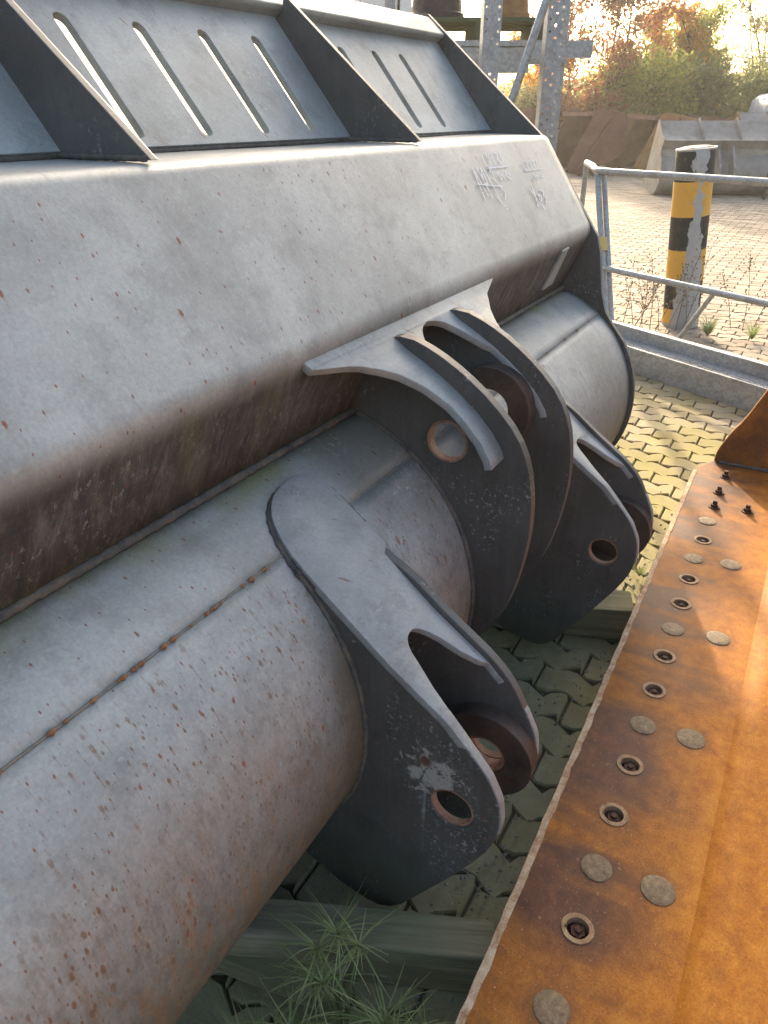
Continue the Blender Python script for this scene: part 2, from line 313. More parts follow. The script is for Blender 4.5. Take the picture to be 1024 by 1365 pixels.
def wood_mat():
    m = NT('weathered_timber'); P = m.coord()
    g = m.noise(m.scale(P, (55, 3, 55)), 1.0, 5, 0.65, 0.5)
    c = m.ramp(g, (0.3, (0.10, 0.085, 0.055)), (0.5, (0.26, 0.225, 0.15)), (0.7, (0.42, 0.37, 0.26)))
    c = m.mix(m.ramp(m.noise(P, 6, 4), (0.36, 0.15), (0.58, 0.75)), c, (0.20, 0.20, 0.11))
    return m.done(c, 0.9, 0, m.bump(g, 0.004, 0.8), 0.2)
M['wood'] = wood_mat()
def bollard_mat():
    m = NT('striped_bollard_paint'); P = m.coord(); x, y, z = m.sep(P)
    zz = m.math('ADD', z, m.math('MULTIPLY', m.math('SUBTRACT', m.noise(P, 40, 2), 0.5), 0.008))
    nd = m.n('ValToRGB'); m.l(m.math('DIVIDE', zz, 1.3), nd.inputs[0]); cr = nd.color_ramp; cr.interpolation = 'CONSTANT'
    K, Y = (0.018, 0.02, 0.02, 1), (0.62, 0.34, 0.05, 1)
    st = [(0.0, (0.3, 0.3, 0.28, 1)), (0.03, Y), (0.115, K), (0.27, Y), (0.45, K), (0.63, Y), (0.815, K)]
    while len(cr.elements) < len(st): cr.elements.new(0.5)
    for e, (p, c) in zip(cr.elements, st): e.position = p; e.color = c
    # peeled patches run down the side facing the yard gate; wide at the foot
    ax = m.math('ARCTAN2', m.math('ADD', x, -0.015), m.math('MULTIPLY', y, -1.0))
    wid = m.math('ADD', m.ramp(m.math('DIVIDE', z, 1.3), (0.0, 0.95), (0.25, 0.75), (0.45, 0.42), (0.62, 0.22), (0.8, 0.16), (0.88, 0.30), (1.0, 0.3)), m.math('MULTIPLY', m.math('SUBTRACT', m.noise(m.scale(P, (12, 12, 8)), 1.0, 4, 0.6), 0.5), 1.2))
    pe = m.step(m.math('SUBTRACT', wid, m.math('ABSOLUTE', m.math('SUBTRACT', ax, -0.12))), -0.03, 0.03)
    c = m.mix(pe, nd.outputs[0], m.mix(m.noise(P, 14, 5), (0.27, 0.28, 0.27), (0.42, 0.43, 0.42)))
    c = m.mix(m.ramp(m.noise(P, 26, 4, 0.7), (0.55, 0), (0.75, 0.5)), c, (0.2, 0.16, 0.1))
    return m.done(c, 0.6, 0, m.bump(m.math('SUBTRACT', m.noise(P, 60, 3), m.math('MULTIPLY', pe, 0.8)), 0.002, 0.5), 0.4)
M['bollard'] = bollard_mat()
def leaf_mat(name, c1, c2, tr=0.5):
    m = NT(name); g = m.n('NewGeometry')
    c = m.mix(g.outputs['Random Per Island'], c1, c2)
    m.b.inputs['Roughness'].default_value = 0.55; m.b.inputs['Specular IOR Level'].default_value = 0.3
    m.l(c, m.b.inputs['Base Color'])
    t = m.n('BsdfTranslucent'); m.l(c, t.inputs[0]); mx = m.n('MixShader'); mx.inputs[0].default_value = tr
    m.l(m.b.outputs[0], mx.inputs[1]); m.l(t.outputs[0], mx.inputs[2]); m.l(mx.outputs[0], m.t.nodes['Material Output'].inputs[0])
    return m.m
M['l_red'] = leaf_mat('russet_leaves', (0.30, 0.10, 0.05), (0.42, 0.22, 0.10))
M['l_green'] = leaf_mat('yellow_green_leaves', (0.20, 0.25, 0.06), (0.42, 0.40, 0.08), 0.6)
M['l_deep'] = leaf_mat('dull_green_leaves', (0.14, 0.18, 0.07), (0.26, 0.28, 0.09), 0.6)
M['l_orange'] = leaf_mat('golden_leaves', (0.60, 0.30, 0.03), (0.70, 0.42, 0.07), 0.6)
M['l_olive'] = leaf_mat('olive_leaves', (0.22, 0.22, 0.11), (0.36, 0.33, 0.15), 0.6)
M['grass'] = leaf_mat('grass_blades', (0.16, 0.23, 0.07), (0.42, 0.46, 0.20), 0.35)
M['dry'] = leaf_mat('dry_stalks', (0.12, 0.08, 0.05), (0.22, 0.16, 0.09), 0.2)
def simple(name, c, r, metal=0.0):
    m = NT(name); P = m.coord(); n_ = m.noise(P, 18, 4, 0.6)
    return m.done(m.mix(m.math('MULTIPLY', n_, 0.5), c, tuple(x * 0.6 for x in c)), r, metal, m.bump(n_, 0.001, 0.3))
M['bark'] = simple('bark', (0.085, 0.062, 0.045), 0.9)
M['white'] = simple('white_cladding', (0.78, 0.77, 0.73), 0.5)
M['greyframe'] = simple('grey_frame', (0.36, 0.35, 0.33), 0.6)
M['darkgreen'] = simple('mossy_pallet_wood', (0.10, 0.11, 0.06), 0.9)
M['chalk'] = simple('chalk', (0.9, 0.9, 0.88), 0.95)
M['rubber'] = simple('black_hose', (0.03, 0.03, 0.03), 0.6)
M['tape'] = simple('yellow_tape', (0.6, 0.45, 0.15), 0.6)
M['yellowpaint'] = simple('worn_yellow_paint', (0.50, 0.30, 0.06), 0.6)

# ================================================================== mesh helpers
def link(name, me, mat, parent=None, smooth=None, bevel=0.0):
    me.materials.append(M[mat] if isinstance(mat, str) else mat)
    if smooth is not None:
        me.polygons.foreach_set('use_smooth', [True] * len(me.polygons)); me.set_sharp_from_angle(angle=radians(smooth))
    o = bpy.data.objects.new(name, me); COL.objects.link(o)
    if parent: o.parent = parent
    if bevel:
        b = o.modifiers.new('bevel', 'BEVEL'); b.width = bevel; b.segments = 2; b.limit_method = 'ANGLE'; b.angle_limit = radians(40)
    return o
def empty(name, loc=(0, 0, 0), rz=0.0, rot=None):
    o = bpy.data.objects.new(name, None); COL.objects.link(o); o.location = loc; o.rotation_euler = rot or (0, 0, rz); o.empty_display_size = 0.1
    return o
def tag(o, label=None, cat=None, group=None, kind=None):
    if label: o['label'] = label
    if cat: o['category'] = cat
    if group: o['group'] = group
    if kind: o['kind'] = kind
    return o
class MB:
    def __init__(s): s.v = []; s.f = []; s.uv = []
    def add(s, vs, fs):
        b = len(s.v); s.v += [tuple(v) for v in vs]; s.f += [tuple(i + b for i in f) for f in fs]; return s
    def box(s, x0, x1, y0, y1, z0, z1):
        return s.add([(x0, y0, z0), (x1, y0, z0), (x1, y1, z0), (x0, y1, z0), (x0, y0, z1), (x1, y0, z1), (x1, y1, z1), (x0, y1, z1)],
                     [(0, 3, 2, 1), (4, 5, 6, 7), (0, 1, 5, 4), (1, 2, 6, 5), (2, 3, 7, 6), (3, 0, 4, 7)])
    def tube(s, pts, r, n=8, cap=True):
        pts = [Vector(p) for p in pts]; rs = r if isinstance(r, (list, tuple)) else [r] * len(pts)
        up = None; rings = []
        for i, p in enumerate(pts):
            t = (pts[min(i + 1, len(pts) - 1)] - pts[max(i - 1, 0)]).normalized()
            if up is None: up = Vector((0, 0, 1)) if abs(t.z) < 0.9 else Vector((1, 0, 0))
            a = t.cross(up).normalized(); up = a.cross(t).normalized()
            rings.append([p + (a * cos(2 * pi * k / n) + up * sin(2 * pi * k / n)) * rs[i] for k in range(n)])
        vs = [v for rg in rings for v in rg]; fs = []
        for i in range(len(pts) - 1):
            for k in range(n):
                k2 = (k + 1) % n; fs.append((i * n + k, i * n + k2, (i + 1) * n + k2, (i + 1) * n + k))
        if cap: fs += [tuple(range(n - 1, -1, -1)), tuple((len(pts) - 1) * n + k for k in range(n))]
        return s.add(vs, fs)
    def prism(s, loops, f0, f1):
        """2-D loops (outer, holes...) -> solid between mapping functions f0 and f1"""
        flat = [p for L in loops for p in L]
        tris = tessellate_polygon([[Vector((p[0], p[1], 0)) for p in L] for L in loops])
        n = len(flat); vs = [f0(*p) for p in flat] + [f1(*p) for p in flat]; fs = []
        def area(t): a, b, c = (flat[i] for i in t); return (b[0] - a[0]) * (c[1] - a[1]) - (b[1] - a[1]) * (c[0] - a[0])
        for t in tris:
            if area(t) < 0: t = (t[0], t[2], t[1])
            fs.append((t[0], t[2], t[1])); fs.append(tuple(i + n for i in t))
        b = 0
        for li, L in enumerate(loops):
            ar = sum(L[i][0] * L[(i + 1) % len(L)][1] - L[(i + 1) % len(L)][0] * L[i][1] for i in range(len(L)))
            fl = (ar > 0) == (li == 0)
            for i in range(len(L)):
                i0, i1 = b + i, b + (i + 1) % len(L)
                fs.append((i0, i1, i1 + n, i0 + n) if fl else (i1, i0, i0 + n, i1 + n))
            b += len(L)
        return s.add(vs, fs)
    def mesh(s, name):
        me = bpy.data.meshes.new(name); me.from_pydata(s.v, [], s.f)
        bm = bmesh.new(); bm.from_mesh(me); bmesh.ops.recalc_face_normals(bm, faces=bm.faces); bm.to_mesh(me); bm.free()
        return me
    def obj(s, name, mat, parent=None, smooth=None, bevel=0.0): return link(name, s.mesh(name), mat, parent, smooth, bevel)
def circ(c, r, n=28, a0=0.0): return [(c[0] + r * cos(a0 + 2 * pi * i / n), c[1] + r * sin(a0 + 2 * pi * i / n)) for i in range(n)]
def smoothpoly(pts, it=2, closed=True, keep=()):
    for _ in range(it):
        out = []; n = len(pts)
        for i in range(n if closed else n - 1):
            a, b = pts[i], pts[(i + 1) % n]
            out += [(a[0] * .75 + b[0] * .25, a[1] * .75 + b[1] * .25), (a[0] * .25 + b[0] * .75, a[1] * .25 + b[1] * .75)]
        if not closed: out = [pts[0]] + out + [pts[-1]]
        pts = out
    return pts
def dup(o, parent=None):
    c = o.copy(); COL.objects.link(c)
    if parent: c.parent = parent
    return c
def dup_tree(o, parent=None):
    c = dup(o, parent)
    for ch in list(o.children): dup_tree(ch, c)
    return c

# ================================================================== ground and paving
gm = MB(); R_ = 260
gm.add([(-R_, -R_, 0), (R_, -R_, 0), (R_, R_, 0), (-R_, R_, 0)], [(0, 1, 2, 3)])
ground = gm.obj('ground', 'soil'); ground.rotation_euler = (0, 0, ROT); ground.location = (0, 0, -0.012)
tag(ground, 'sandy bed of the interlocking block paving', kind='structure')
PW, PL = 0.1125, 0.225
def wave(y): 
    t = (y / PW) % 1.0
    return 0.0085 * (1 if t < 0.5 else -1) if 0.12 < (t % 0.5) < 0.38 else 0.0085 * ((1 if t < .5 else -1) * ((t % .5) / .12 if (t % .5) < .12 else (.5 - t % .5) / .12))
def paver_geo(mb, cx, cy, cz=0.012, tilt=(0, 0), low=False):
    ys = [0, .12 / 2, .12, .38, .5, .62, .88, 1] if not low else [0, .25, .75, 1]
    g = 0.0035; base = []
    yl = []
    for k in range(2): yl += [(k + t) * PW for t in (ys if k == 0 else ys[1:])]
    e = 0.004
    def ring(inset, z):
        L = []
        for y in yl: L.append((wave(y) - PW / 2 + g + inset, min(max(y, g + inset), PL - g - inset) - PL / 2))
        for y in reversed(yl): L.append((wave(y) + PW / 2 - g - inset, min(max(y, g + inset), PL - g - inset) - PL / 2))
        return [(cx + x, cy + y, cz + z + tilt[0] * x + tilt[1] * y) for x, y in L]
    a, b = ring(0, -0.005), ring(e, 0); n = len(a); c = ring(0, -0.03)
    h = len(yl)
    fs = [(i, i + 1, n - 2 - i, n - 1 - i) for i in range(h - 1)]
    fs = [tuple(j + n for j in f) for f in fs]
    fs += [(i, (i + 1) % n, (i + 1) % n + n, i + n) for i in range(n)]
    if not low: fs += [(i + 2 * n, (i + 1) % n + 2 * n, (i + 1) % n, i) for i in range(n)]; 
    mb.add(a + b + (c if not low else []), fs)
cells = []
for i in range(-12, 215):
    for j in range(-110, 40):
        s = (i + .5) * PW; d = (j + (0.5 if i % 2 else 0)) * PL
        p = U * s + N * d; r = p.length; az = atan2(p.x, p.y)
        if r > 24 or (r > 2.5 and not radians(-30) < az < radians(42)): continue
        if r < 2.5 and p.y < -0.6: continue
        f_ = p.y * cos(PITCH) + 1.5 * sin(PITCH); px = 512 + 986 * p.x / f_; py = 682.5 - 986 * (p.y * sin(PITCH) - 1.5 * cos(PITCH)) / f_
        vis = 560 < px < 1040 and 430 < py < 1400 and (d > 0.2 or s > 3.0) and not (s < 2.7 and d > 0.75)
        cells.append((0 if vis else 1, r, s, d))
cells.sort(); proto = None; stuff = MB()
for k, (v, r, s, d) in enumerate(cells):
    jz = random.uniform(-0.0018, 0.0018) + 0.012; tl = (random.uniform(-.012, .012), random.uniform(-.008, .008))
    if k < 300:
        if proto is None:
            pm = MB(); paver_geo(pm, 0, 0, 0); proto = pm.obj('paver', 'paver', ground); o = proto
        else: o = dup(proto, ground)
        o.location = (s, d, jz + 0.012 - 0.012 + 0.0); o.rotation_euler = (tl[1], -tl[0], random.uniform(-.01, .01))
    else: paver_geo(stuff, s, d, jz, tl, low=r > 7)
tag(stuff.obj('paving_field', 'paver', ground), kind='stuff')

# ================================================================== main bucket
NEAR, FAR = -0.12, 2.735
bucket = empty('loader_bucket', (0, 0, 0), ROT)
tag(bucket, 'large dark grey loader bucket with slotted spill guard and pin lugs on its back', 'loader bucket')

def sweep(name, prof, s0, s1, ns, mat, v0=0.0, th=0.016, amp=0.0012, freq=2.2, rag=0.0):
    L = plen(prof); bm = bmesh.new(); uvl = bm.loops.layers.uv.new('UVMap'); rows = []
    for i in range(ns + 1):
        s = s0 + (s1 - s0) * i / ns; row = []
        for j, (d, z) in enumerate(prof):
            a = prof[max(j - 1, 0)]; b = prof[min(j + 1, len(prof) - 1)]; t = Vector((b[0] - a[0], b[1] - a[1])).normalized(); nn = (t.y, -t.x)
            q = noise.noise(Vector((s * freq, d * freq * 1.3, z * freq * 1.3))) * amp
            row.append(bm.verts.new((s, d + nn[0] * q, z + nn[1] * q)))
        rows.append(row)
    for i in range(ns):
        for j in range(len(prof) - 1):
            f = bm.faces.new((rows[i][j], rows[i + 1][j], rows[i + 1][j + 1], rows[i][j + 1])); f.smooth = True
            for lp, (ii, jj) in zip(f.loops, ((i, j), (i + 1, j), (i + 1, j + 1), (i, j + 1))):
                lp[uvl].uv = (s0 + (s1 - s0) * ii / ns, v0 + L[jj])
    me = bpy.data.meshes.new(name); bm.to_mesh(me); bm.free(); me.materials.append(M[mat])
    me.set_sharp_from_angle(angle=radians(40))
    o = bpy.data.objects.new(name, me); COL.objects.link(o); o.parent = bucket
    so_ = o.modifiers.new('solid', 'SOLIDIFY'); so_.thickness = th; so_.offset = OFF
    return o
OFF = 1.0
sweep('back_plate', prof_back, NEAR, FAR, 70, 'shell', 0.0, 0.014, 0.0022)
# belly in two welded courses
prof_b1 = [p for p in prof_belly[:7]]; prof_b1[0] = Jp
cut = len(prof_b1) - 1
sweep('belly_plate', prof_belly[:cut + 1], NEAR, FAR, 70, 'shell', V_JOINT, 0.016, 0.0022)
sweep('belly_plate', prof_belly[cut:], NEAR, FAR, 70, 'shell', V_JOINT + plen(prof_belly)[cut], 0.016, 0.0022)

def bead(pts, r, parent=bucket, name='weld_bead', mat='weld', step=0.006, n=6):
    P = [Vector(p) for p in pts]; out = []
    for a, b in zip(P, P[1:]):
        k = max(1, int((b - a).length / step)); out += [a.lerp(b, i / k) for i in range(k)]
    out.append(P[-1])
    rs = [r * (1 + 0.22 * noise.noise(p * 60) + 0.10 * math.sin(i * 1.9)) for i, p in enumerate(out)]
    return MB().tube(out, rs, n).obj(name, mat, parent, smooth=80)
sd_, sz_ = prof_belly[cut]
bead([(NEAR, sd_, sz_), (FAR, sd_, sz_)], 0.0022, mat='weldgrey', step=0.008)
bead([(NEAR, Jp[0] - 0.006, Jp[1] + 0.004), (FAR, Jp[0] - 0.006, Jp[1] + 0.004)], 0.009, step=0.009)

mb = MB()
for k in range(46):
    s_ = random.uniform(0.1, 1.0) if k < 36 else random.uniform(1.0, 2.6); r_ = random.uniform(.0016, .0048)
    mb.tube([(s_ - r_ * 1.4, sd_ - .0005, sz_ + .001), (s_, sd_ - .002, sz_ + .0015), (s_ + r_ * 1.4, sd_ - .0005, sz_ + .001)], [r_ * .5, r_, r_ * .5], 7)
M['blister'] = rust_mat('rust_blister', (0.14, 0.06, 0.03), (0.24, 0.12, 0.055), (0.33, 0.2, 0.1), 90, 0.9, 1.0)
tag(mb.obj('rust_blister', 'blister', bucket, smooth=60), kind='stuff')
# spill guard with slots
G0, G1 = (1.135, 1.432), (1.356, 1.700)
gl = hypot(G1[0] - G0[0], G1[1] - G0[1]); gd = ((G1[0] - G0[0]) / gl, (G1[1] - G0[1]) / gl); gn = (gd[1], -gd[0])
def slot(sc, t0, t1, r):
    return [(sc + r * cos(a), t1 - r + r * sin(a)) for a in [i * pi / 8 for i in range(9)]] + [(sc - r * cos(a), t0 + r - r * sin(a)) for a in [i * pi / 8 for i in range(9)]]
slots = [1.095, 1.282, 1.470, 1.655, 2.03, 2.215, 2.382, 0.64, 0.45, 0.26, 0.07]
loops = [[(NEAR, 0), (FAR, 0), (FAR, gl), (NEAR, gl)]] + [slot(s, 0.018, 0.278, 0.0158) for s in slots]
def gmap(off): return lambda s, t: (s, G0[0] + gd[0] * t - gn[0] * off, G0[1] + gd[1] * t - gn[1] * off)
MB().prism(loops, gmap(0.0), gmap(0.016)).obj('spill_guard', 'guard', bucket, bevel=0.0012)
# top channel: a lip towards us, an underside and a sloping cap
ch = [(1.358, 1.702), (1.320, 1.722), (1.316, 1.732), (1.366, 1.776), (1.378, 1.785), (1.46, 1.797), (1.47, 1.79), (1.47, 1.75), (1.37, 1.72)]
MB().prism([ch], lambda a, b: (NEAR, a, b), lambda a, b: (FAR, a, b)).obj('top_channel', 'guard', bucket, bevel=0.003)
bead([(NEAR, 1.128, 1.434), (FAR, 1.128, 1.434)], 0.006, step=0.012)
# gussets
for s in (0.905, 1.80):
    g = [(0.922, 1.434), (1.130, 1.434), (1.353, 1.698), (1.316, 1.720), (1.312, 1.755)]
    MB().prism([g], lambda a, b: (s, a, b), lambda a, b: (s + 0.016, a, b)).obj('gusset', 'plate', bucket, bevel=0.0015)
    bead([(s - 0.003, 0.93, 1.436), (s - 0.003, 1.13, 1.436), (s - 0.003, 1.35, 1.70)], 0.005)

# side plates (far and near)
arc = [(CC[0] - 0.42 * cos(radians(a)), CC[1] + 0.42 * sin(radians(a))) for a in range(38, -96, -5)]
side = [(1.48, 1.80), (1.385, 1.795), (1.154, 1.604), (0.918, 1.412), (0.700, 1.115), (0.684, 1.06), (0.662, 0.93), (0.640, 0.865), (0.605, 0.818)] + arc[1:] + [(2.06, 0.085), (2.06, 0.20), (1.55, 1.30)]
for s in (FAR, NEAR - 0.025):
    MB().prism([side], lambda a, b: (s, a, b), lambda a, b: (s + 0.022, a, b)).obj('side_plate', 'plate', bucket, bevel=0.003)
MB().prism([[(1.9, 0.096), (2.2, 0.075), (2.2, 0.10), (1.9, 0.122)]], lambda a, b: (NEAR, a, b), lambda a, b: (FAR, a, b)).obj('cutting_edge', 'plate', bucket)
# welded patch near the far end of the recessed face
fx = ((Jp[0] - Bp[0]), (Jp[1] - Bp[1])); fl_ = hypot(*fx); fx = (fx[0] / fl_, fx[1] / fl_); fn = (-abs(fx[1]), -abs(fx[0]))
def fmap(off): return lambda s, t: (s, Bp[0] + fx[0] * t + fn[0] * off, Bp[1] + fx[1] * t + fn[1] * off)
MB().prism([[(2.44, 0.035), (2.50, 0.03), (2.53, 0.17), (2.44, 0.175)]], fmap(0.0), fmap(0.008)).obj('patch_plate', 'pad', bucket, bevel=0.002)

# ---- pin lugs
HOLE = (0.333, 0.443)
lug_top = [(0.70, 0.885), (0.63, 0.842), (0.569, 0.795), (0.515, 0.752), (0.456, 0.705), (0.402, 0.667), (0.351, 0.632), (0.310, 0.590), (0.271, 0.545), (0.250, 0.500), (0.245, 0.458), (0.250, 0.41), (0.272, 0.355), (0.330, 0.258), (0.387, 0.170), (0.44, 0.09), (0.49, 0.062), (0.60, 0.085), (0.72, 0.155)]
inner = [(CC[0] - (RR - 0.02) * cos(radians(a)), CC[1] + (RR - 0.02) * sin(radians(a))) for a in range(-62, 60, 8)]
def path_tab(path):
    L = plen(path)
    def f(t, off=0.0):
        t = max(0, min(t, L[-1] - 1e-6)); k = max(i for i in range(len(L) - 1) if L[i] <= t)
        u = (t - L[k]) / (L[k + 1] - L[k]); a, b = path[k], path[k + 1]
        return (a[0] + (b[0] - a[0]) * u, a[1] + (b[1] - a[1]) * u)
    return f, L[-1]
def forked_pad(name, path, rows, th, mat, parent):
    f, Lt = path_tab(path); bm = bmesh.new(); 
    def interp(t):
        for a, b in zip(rows, rows[1:]):
            if a[0] <= t <= b[0]:
                k = (t - a[0]) / (b[0] - a[0]); return [a[i] + (b[i] - a[i]) * k for i in range(1, 5)]
        return rows[-1][1:]
    T = sorted(set([r[0] for r in rows] + [rows[0][0] + (rows[-1][0] - rows[0][0]) * i / 44 for i in range(45)]))
    prev = None
    for t in T:
        a, b, c, e = interp(t); d, z = f(t); single = abs(b - c) < 1e-5
        L1 = [bm.verts.new((a, d, z)), bm.verts.new((b, d, z))]
        L2 = [L1[1] if single else bm.verts.new((c, d, z)), bm.verts.new((e, d, z))]
        if prev:
            p1, p2 = prev
            bm.faces.new((p1[0], L1[0], L1[1], p1[1])); bm.faces.new((p2[0], L2[0], L2[1], p2[1]))
        prev = (L1, L2)
    bmesh.ops.remove_doubles(bm, verts=bm.verts, dist=1e-5)
    bmesh.ops.recalc_face_normals(bm, faces=bm.faces)
    if sum(fc.normal.z for fc in bm.faces) < 0: bmesh.ops.reverse_faces(bm, faces=bm.faces)
    for fc in bm.faces: fc.smooth = True
    me = bpy.data.meshes.new(name); bm.to_mesh(me); bm.free()
    o = link(name, me, mat, parent); sm = o.modifiers.new('solid', 'SOLIDIFY'); sm.thickness = th; sm.offset = -1
    bv = o.modifiers.new('bevel', 'BEVEL'); bv.width = 0.002; bv.segments = 2; bv.limit_method = 'ANGLE'; bv.angle_limit = radians(40)
    return o
def lug_pair(s0, s1, th=0.019):
    """s0, s1: outer faces of the two plates"""
    out = smoothpoly([(0.76, 0.90)] + lug_top[1:], 1, False) + inner
    plates = []
    for k, (a, b) in enumerate(((s0, s0 + th), (s1 - th, s1))):
        o = out
        if k == 1:   # the inner plate stands a little proud of the pad from half way down
            pr = [(0.76, 0.90)] + [(x - 0.009 * (i > 2 and i < 8), z + 0.011 * (i > 2 and i < 8)) for i, (x, z) in enumerate(lug_top) if i > 0]
            o = smoothpoly(pr, 1, False) + inner
        p = MB().prism([o, circ(HOLE, 0.041)], lambda u, v: (a, u, v), lambda u, v: (b, u, v)).obj('lug_plate', 'plate', bucket, bevel=0.002)
        MB().prism([circ(HOLE, 0.0405), circ(HOLE, 0.0365)], lambda u, v: (a + 0.0025, u, v), lambda u, v: (b - 0.0025, u, v)).obj('bushing', 'bore', p, smooth=40)
        plates.append(p)
        rim = a - 0.001 if k == 0 else b + 0.001
        bead([(rim, CC[0] - (RR + 0.002) * cos(radians(g)), CC[1] + (RR + 0.002) * sin(radians(g))) for g in range(46 if k == 0 else 54, -58, -4)], 0.006, p)
    # thick collar on the inner plate, its bore lined
    p = plates[1]; c0, c1 = s1 - th - 0.034, s1 - th
    MB().prism([circ(HOLE, 0.094, 40), circ(HOLE, 0.042, 40)], lambda u, v: (c0, u, v), lambda u, v: (c1 + 0.002, u, v)).obj('collar', 'bossrust', p, smooth=40, bevel=0.006)
    MB().prism([circ(HOLE, 0.0415), circ(HOLE, 0.0365)], lambda u, v: (c0 + 0.003, u, v), lambda u, v: (c1, u, v)).obj('collar_lining', 'bore', p, smooth=40)
    # top pad: round tip on the belly, U notch towards the pin
    # path: over the belly then along the plate tops
    path = [(CC[0] - (RR + 0.012) * cos(radians(a)), CC[1] + (RR + 0.012) * sin(radians(a))) for a in (74, 70, 66, 62, 58, 54, 51)] + [(0.630, 0.848), (0.569, 0.801), (0.515, 0.757), (0.456, 0.709), (0.402, 0.671), (0.351, 0.636), (0.310, 0.593), (0.271, 0.548), (0.2485, 0.502), (0.2425, 0.458), (0.2478, 0.408), (0.2715, 0.353), (0.300, 0.305)]
    w_ = (s1 - s0); c = (s0 + s1) / 2; e0, e1 = s0 - 0.001, s1 - th - 0.001
    def half(t, r=0.095): return sqrt(max(0, 1 - ((r - t) / r) ** 2)) if t < r else 1.0
    rows = []
    W_ = s1 - s0
    for t, u, v in ((0.056, .70, .76), (0.0575, .60, .83), (0.061, .50, .88), (0.066, .42, .92), (0.074, .34, .965), (0.085, .26, .995), (0.098, .19, 1.01), (0.115, .13, 1.02), (0.14, .07, 1.022), (0.17, .03, 1.018), (0.20, .008, 1.008)):
        rows.append([t, s0 + W_ * u, s0 + W_ * (u + v) / 2, s0 + W_ * (u + v) / 2, s0 + W_ * v])
    rows += [[0.262, e0, c, c, s1], [0.272, e0, c, c, e1], [0.40, e0, c, c, e1]]
    q = s0 - 0.82
    rows += [[0.4008, e0, q + 0.903, q + 0.912, e1], [0.4025, e0, q + 0.896, q + 0.918, e1], [0.406, e0, q + 0.889, q + 0.924, e1], [0.413, e0, q + 0.882, q + 0.931, e1], [0.425, e0, q + 0.875, q + 0.939, e1], [0.45, e0, q + 0.867, q + 0.950, e1], [0.49, e0, q + 0.853, q + 0.961, e1], [0.53, e0, q + 0.8425, q + 0.979, e1], [0.545, e0, q + 0.8412, e1 - 0.0012, e1], [0.575, e0, q + 0.8402, e1 - 0.0011, e1]]
    rows += [[0.60 + 0.02 * i, s0 + 0.0007, s0 + 0.0183, e1 + 0.003, e1 + 0.017] for i in range(0, 10)]
    pad = forked_pad('lug_top_plate', path, rows, 0.014, 'pad', bucket)
    # fillet weld round the rounded tip
    f, _ = path_tab(path); tip = []
    for r in [x for x in rows if x[0] <= 0.2][::-1]:
        d, z = f(r[0]); tip.append((r[1] - 0.004, d + 0.003, z - 0.012))
    for r in [x for x in rows if x[0] <= 0.2]:
        d, z = f(r[0]); tip.append((r[4] + 0.004, d + 0.003, z - 0.012))
    bead(tip, 0.0068, pad)
lug_pair(0.82, 1.012)
lug_pair(1.79, 1.985)

# ---- middle bracket for the tilt cylinder
MH = (0.583, 0.902)
mid_out = [(0.745, 1.098), (0.678, 1.108), (0.615, 1.085), (0.553, 1.050), (0.490, 1.003), (0.435, 0.946), (0.405, 0.885), (0.392, 0.815), (0.389, 0.745), (0.395, 0.680), (0.407, 0.610), (0.425, 0.540), (0.455, 0.480), (0.49, 0.425), (0.54, 0.365), (0.60, 0.315)]
mid_in = [(CC[0] - (RR - 0.02) * cos(radians(a)), CC[1] + (RR - 0.02) * sin(radians(a))) for a in range(-34, 76, 8)] + [(0.82, 0.94), (0.79, 1.02)]
mo = smoothpoly(mid_out, 1, False) + mid_in
mp = []
for k, (a, b) in enumerate(((1.285, 1.309), (1.545, 1.569))):
    p = MB().prism([mo, circ(MH, 0.047)], lambda u, v: (a, u, v), lambda u, v: (b, u, v)).obj('tilt_lug_plate', 'plate', bucket, bevel=0.002); mp.append(p)
    MB().prism([circ(MH, 0.0465), circ(MH, 0.041)], lambda u, v: (a + 0.002, u, v), lambda u, v: (b - 0.002, u, v)).obj('bushing', 'bore', p, smooth=40)
    bead([(a - 0.001, CC[0] - (RR + 0.002) * cos(radians(g)), CC[1] + (RR + 0.002) * sin(radians(g))) for g in range(74, -34, -4)], 0.0065, p)
MB().prism([circ(MH, 0.098, 40), circ(MH, 0.048, 40)], lambda u, v: (1.502, u, v), lambda u, v: (1.547, u, v)).obj('collar', 'bossrust', mp[1], smooth=40, bevel=0.006)
sp_path = [(0.742, 1.131), (0.715, 1.108), (0.68, 1.083), (0.64, 1.062), (0.60, 1.038), (0.56, 1.010), (0.52, 0.978), (0.485, 0.942), (0.462, 0.908), (0.452, 0.875), (0.448, 0.845)]
c = 1.43
srows = [[0.0, 1.010, c, c, 1.872], [0.018, 1.006, c, c, 1.848], [0.034, 1.010, c, c, 1.80], [0.045, 1.050, c, c, 1.765],
         [0.050, 1.070, 1.405, 1.455, 1.755], [0.058, 1.098, 1.388, 1.475, 1.745], [0.07, 1.128, 1.374, 1.490, 1.73], [0.09, 1.158, 1.355, 1.503, 1.70], [0.12, 1.187, 1.335, 1.513, 1.665],
         [0.16, 1.209, 1.318, 1.528, 1.635], [0.178, 1.216, 1.313, 1.5435, 1.625], [0.23, 1.229, 1.3105, 1.5438, 1.60], [0.32, 1.226, 1.3105, 1.5438, 1.595], [0.378, 1.222, 1.3105, 1.5438, 1.592]]
sad = forked_pad('saddle_plate', sp_path, srows, 0.016, 'pad', bucket)
bead([(1.005, 0.737, 1.134), (1.86, 0.737, 1.134)], 0.007, sad, mat='weldgrey')

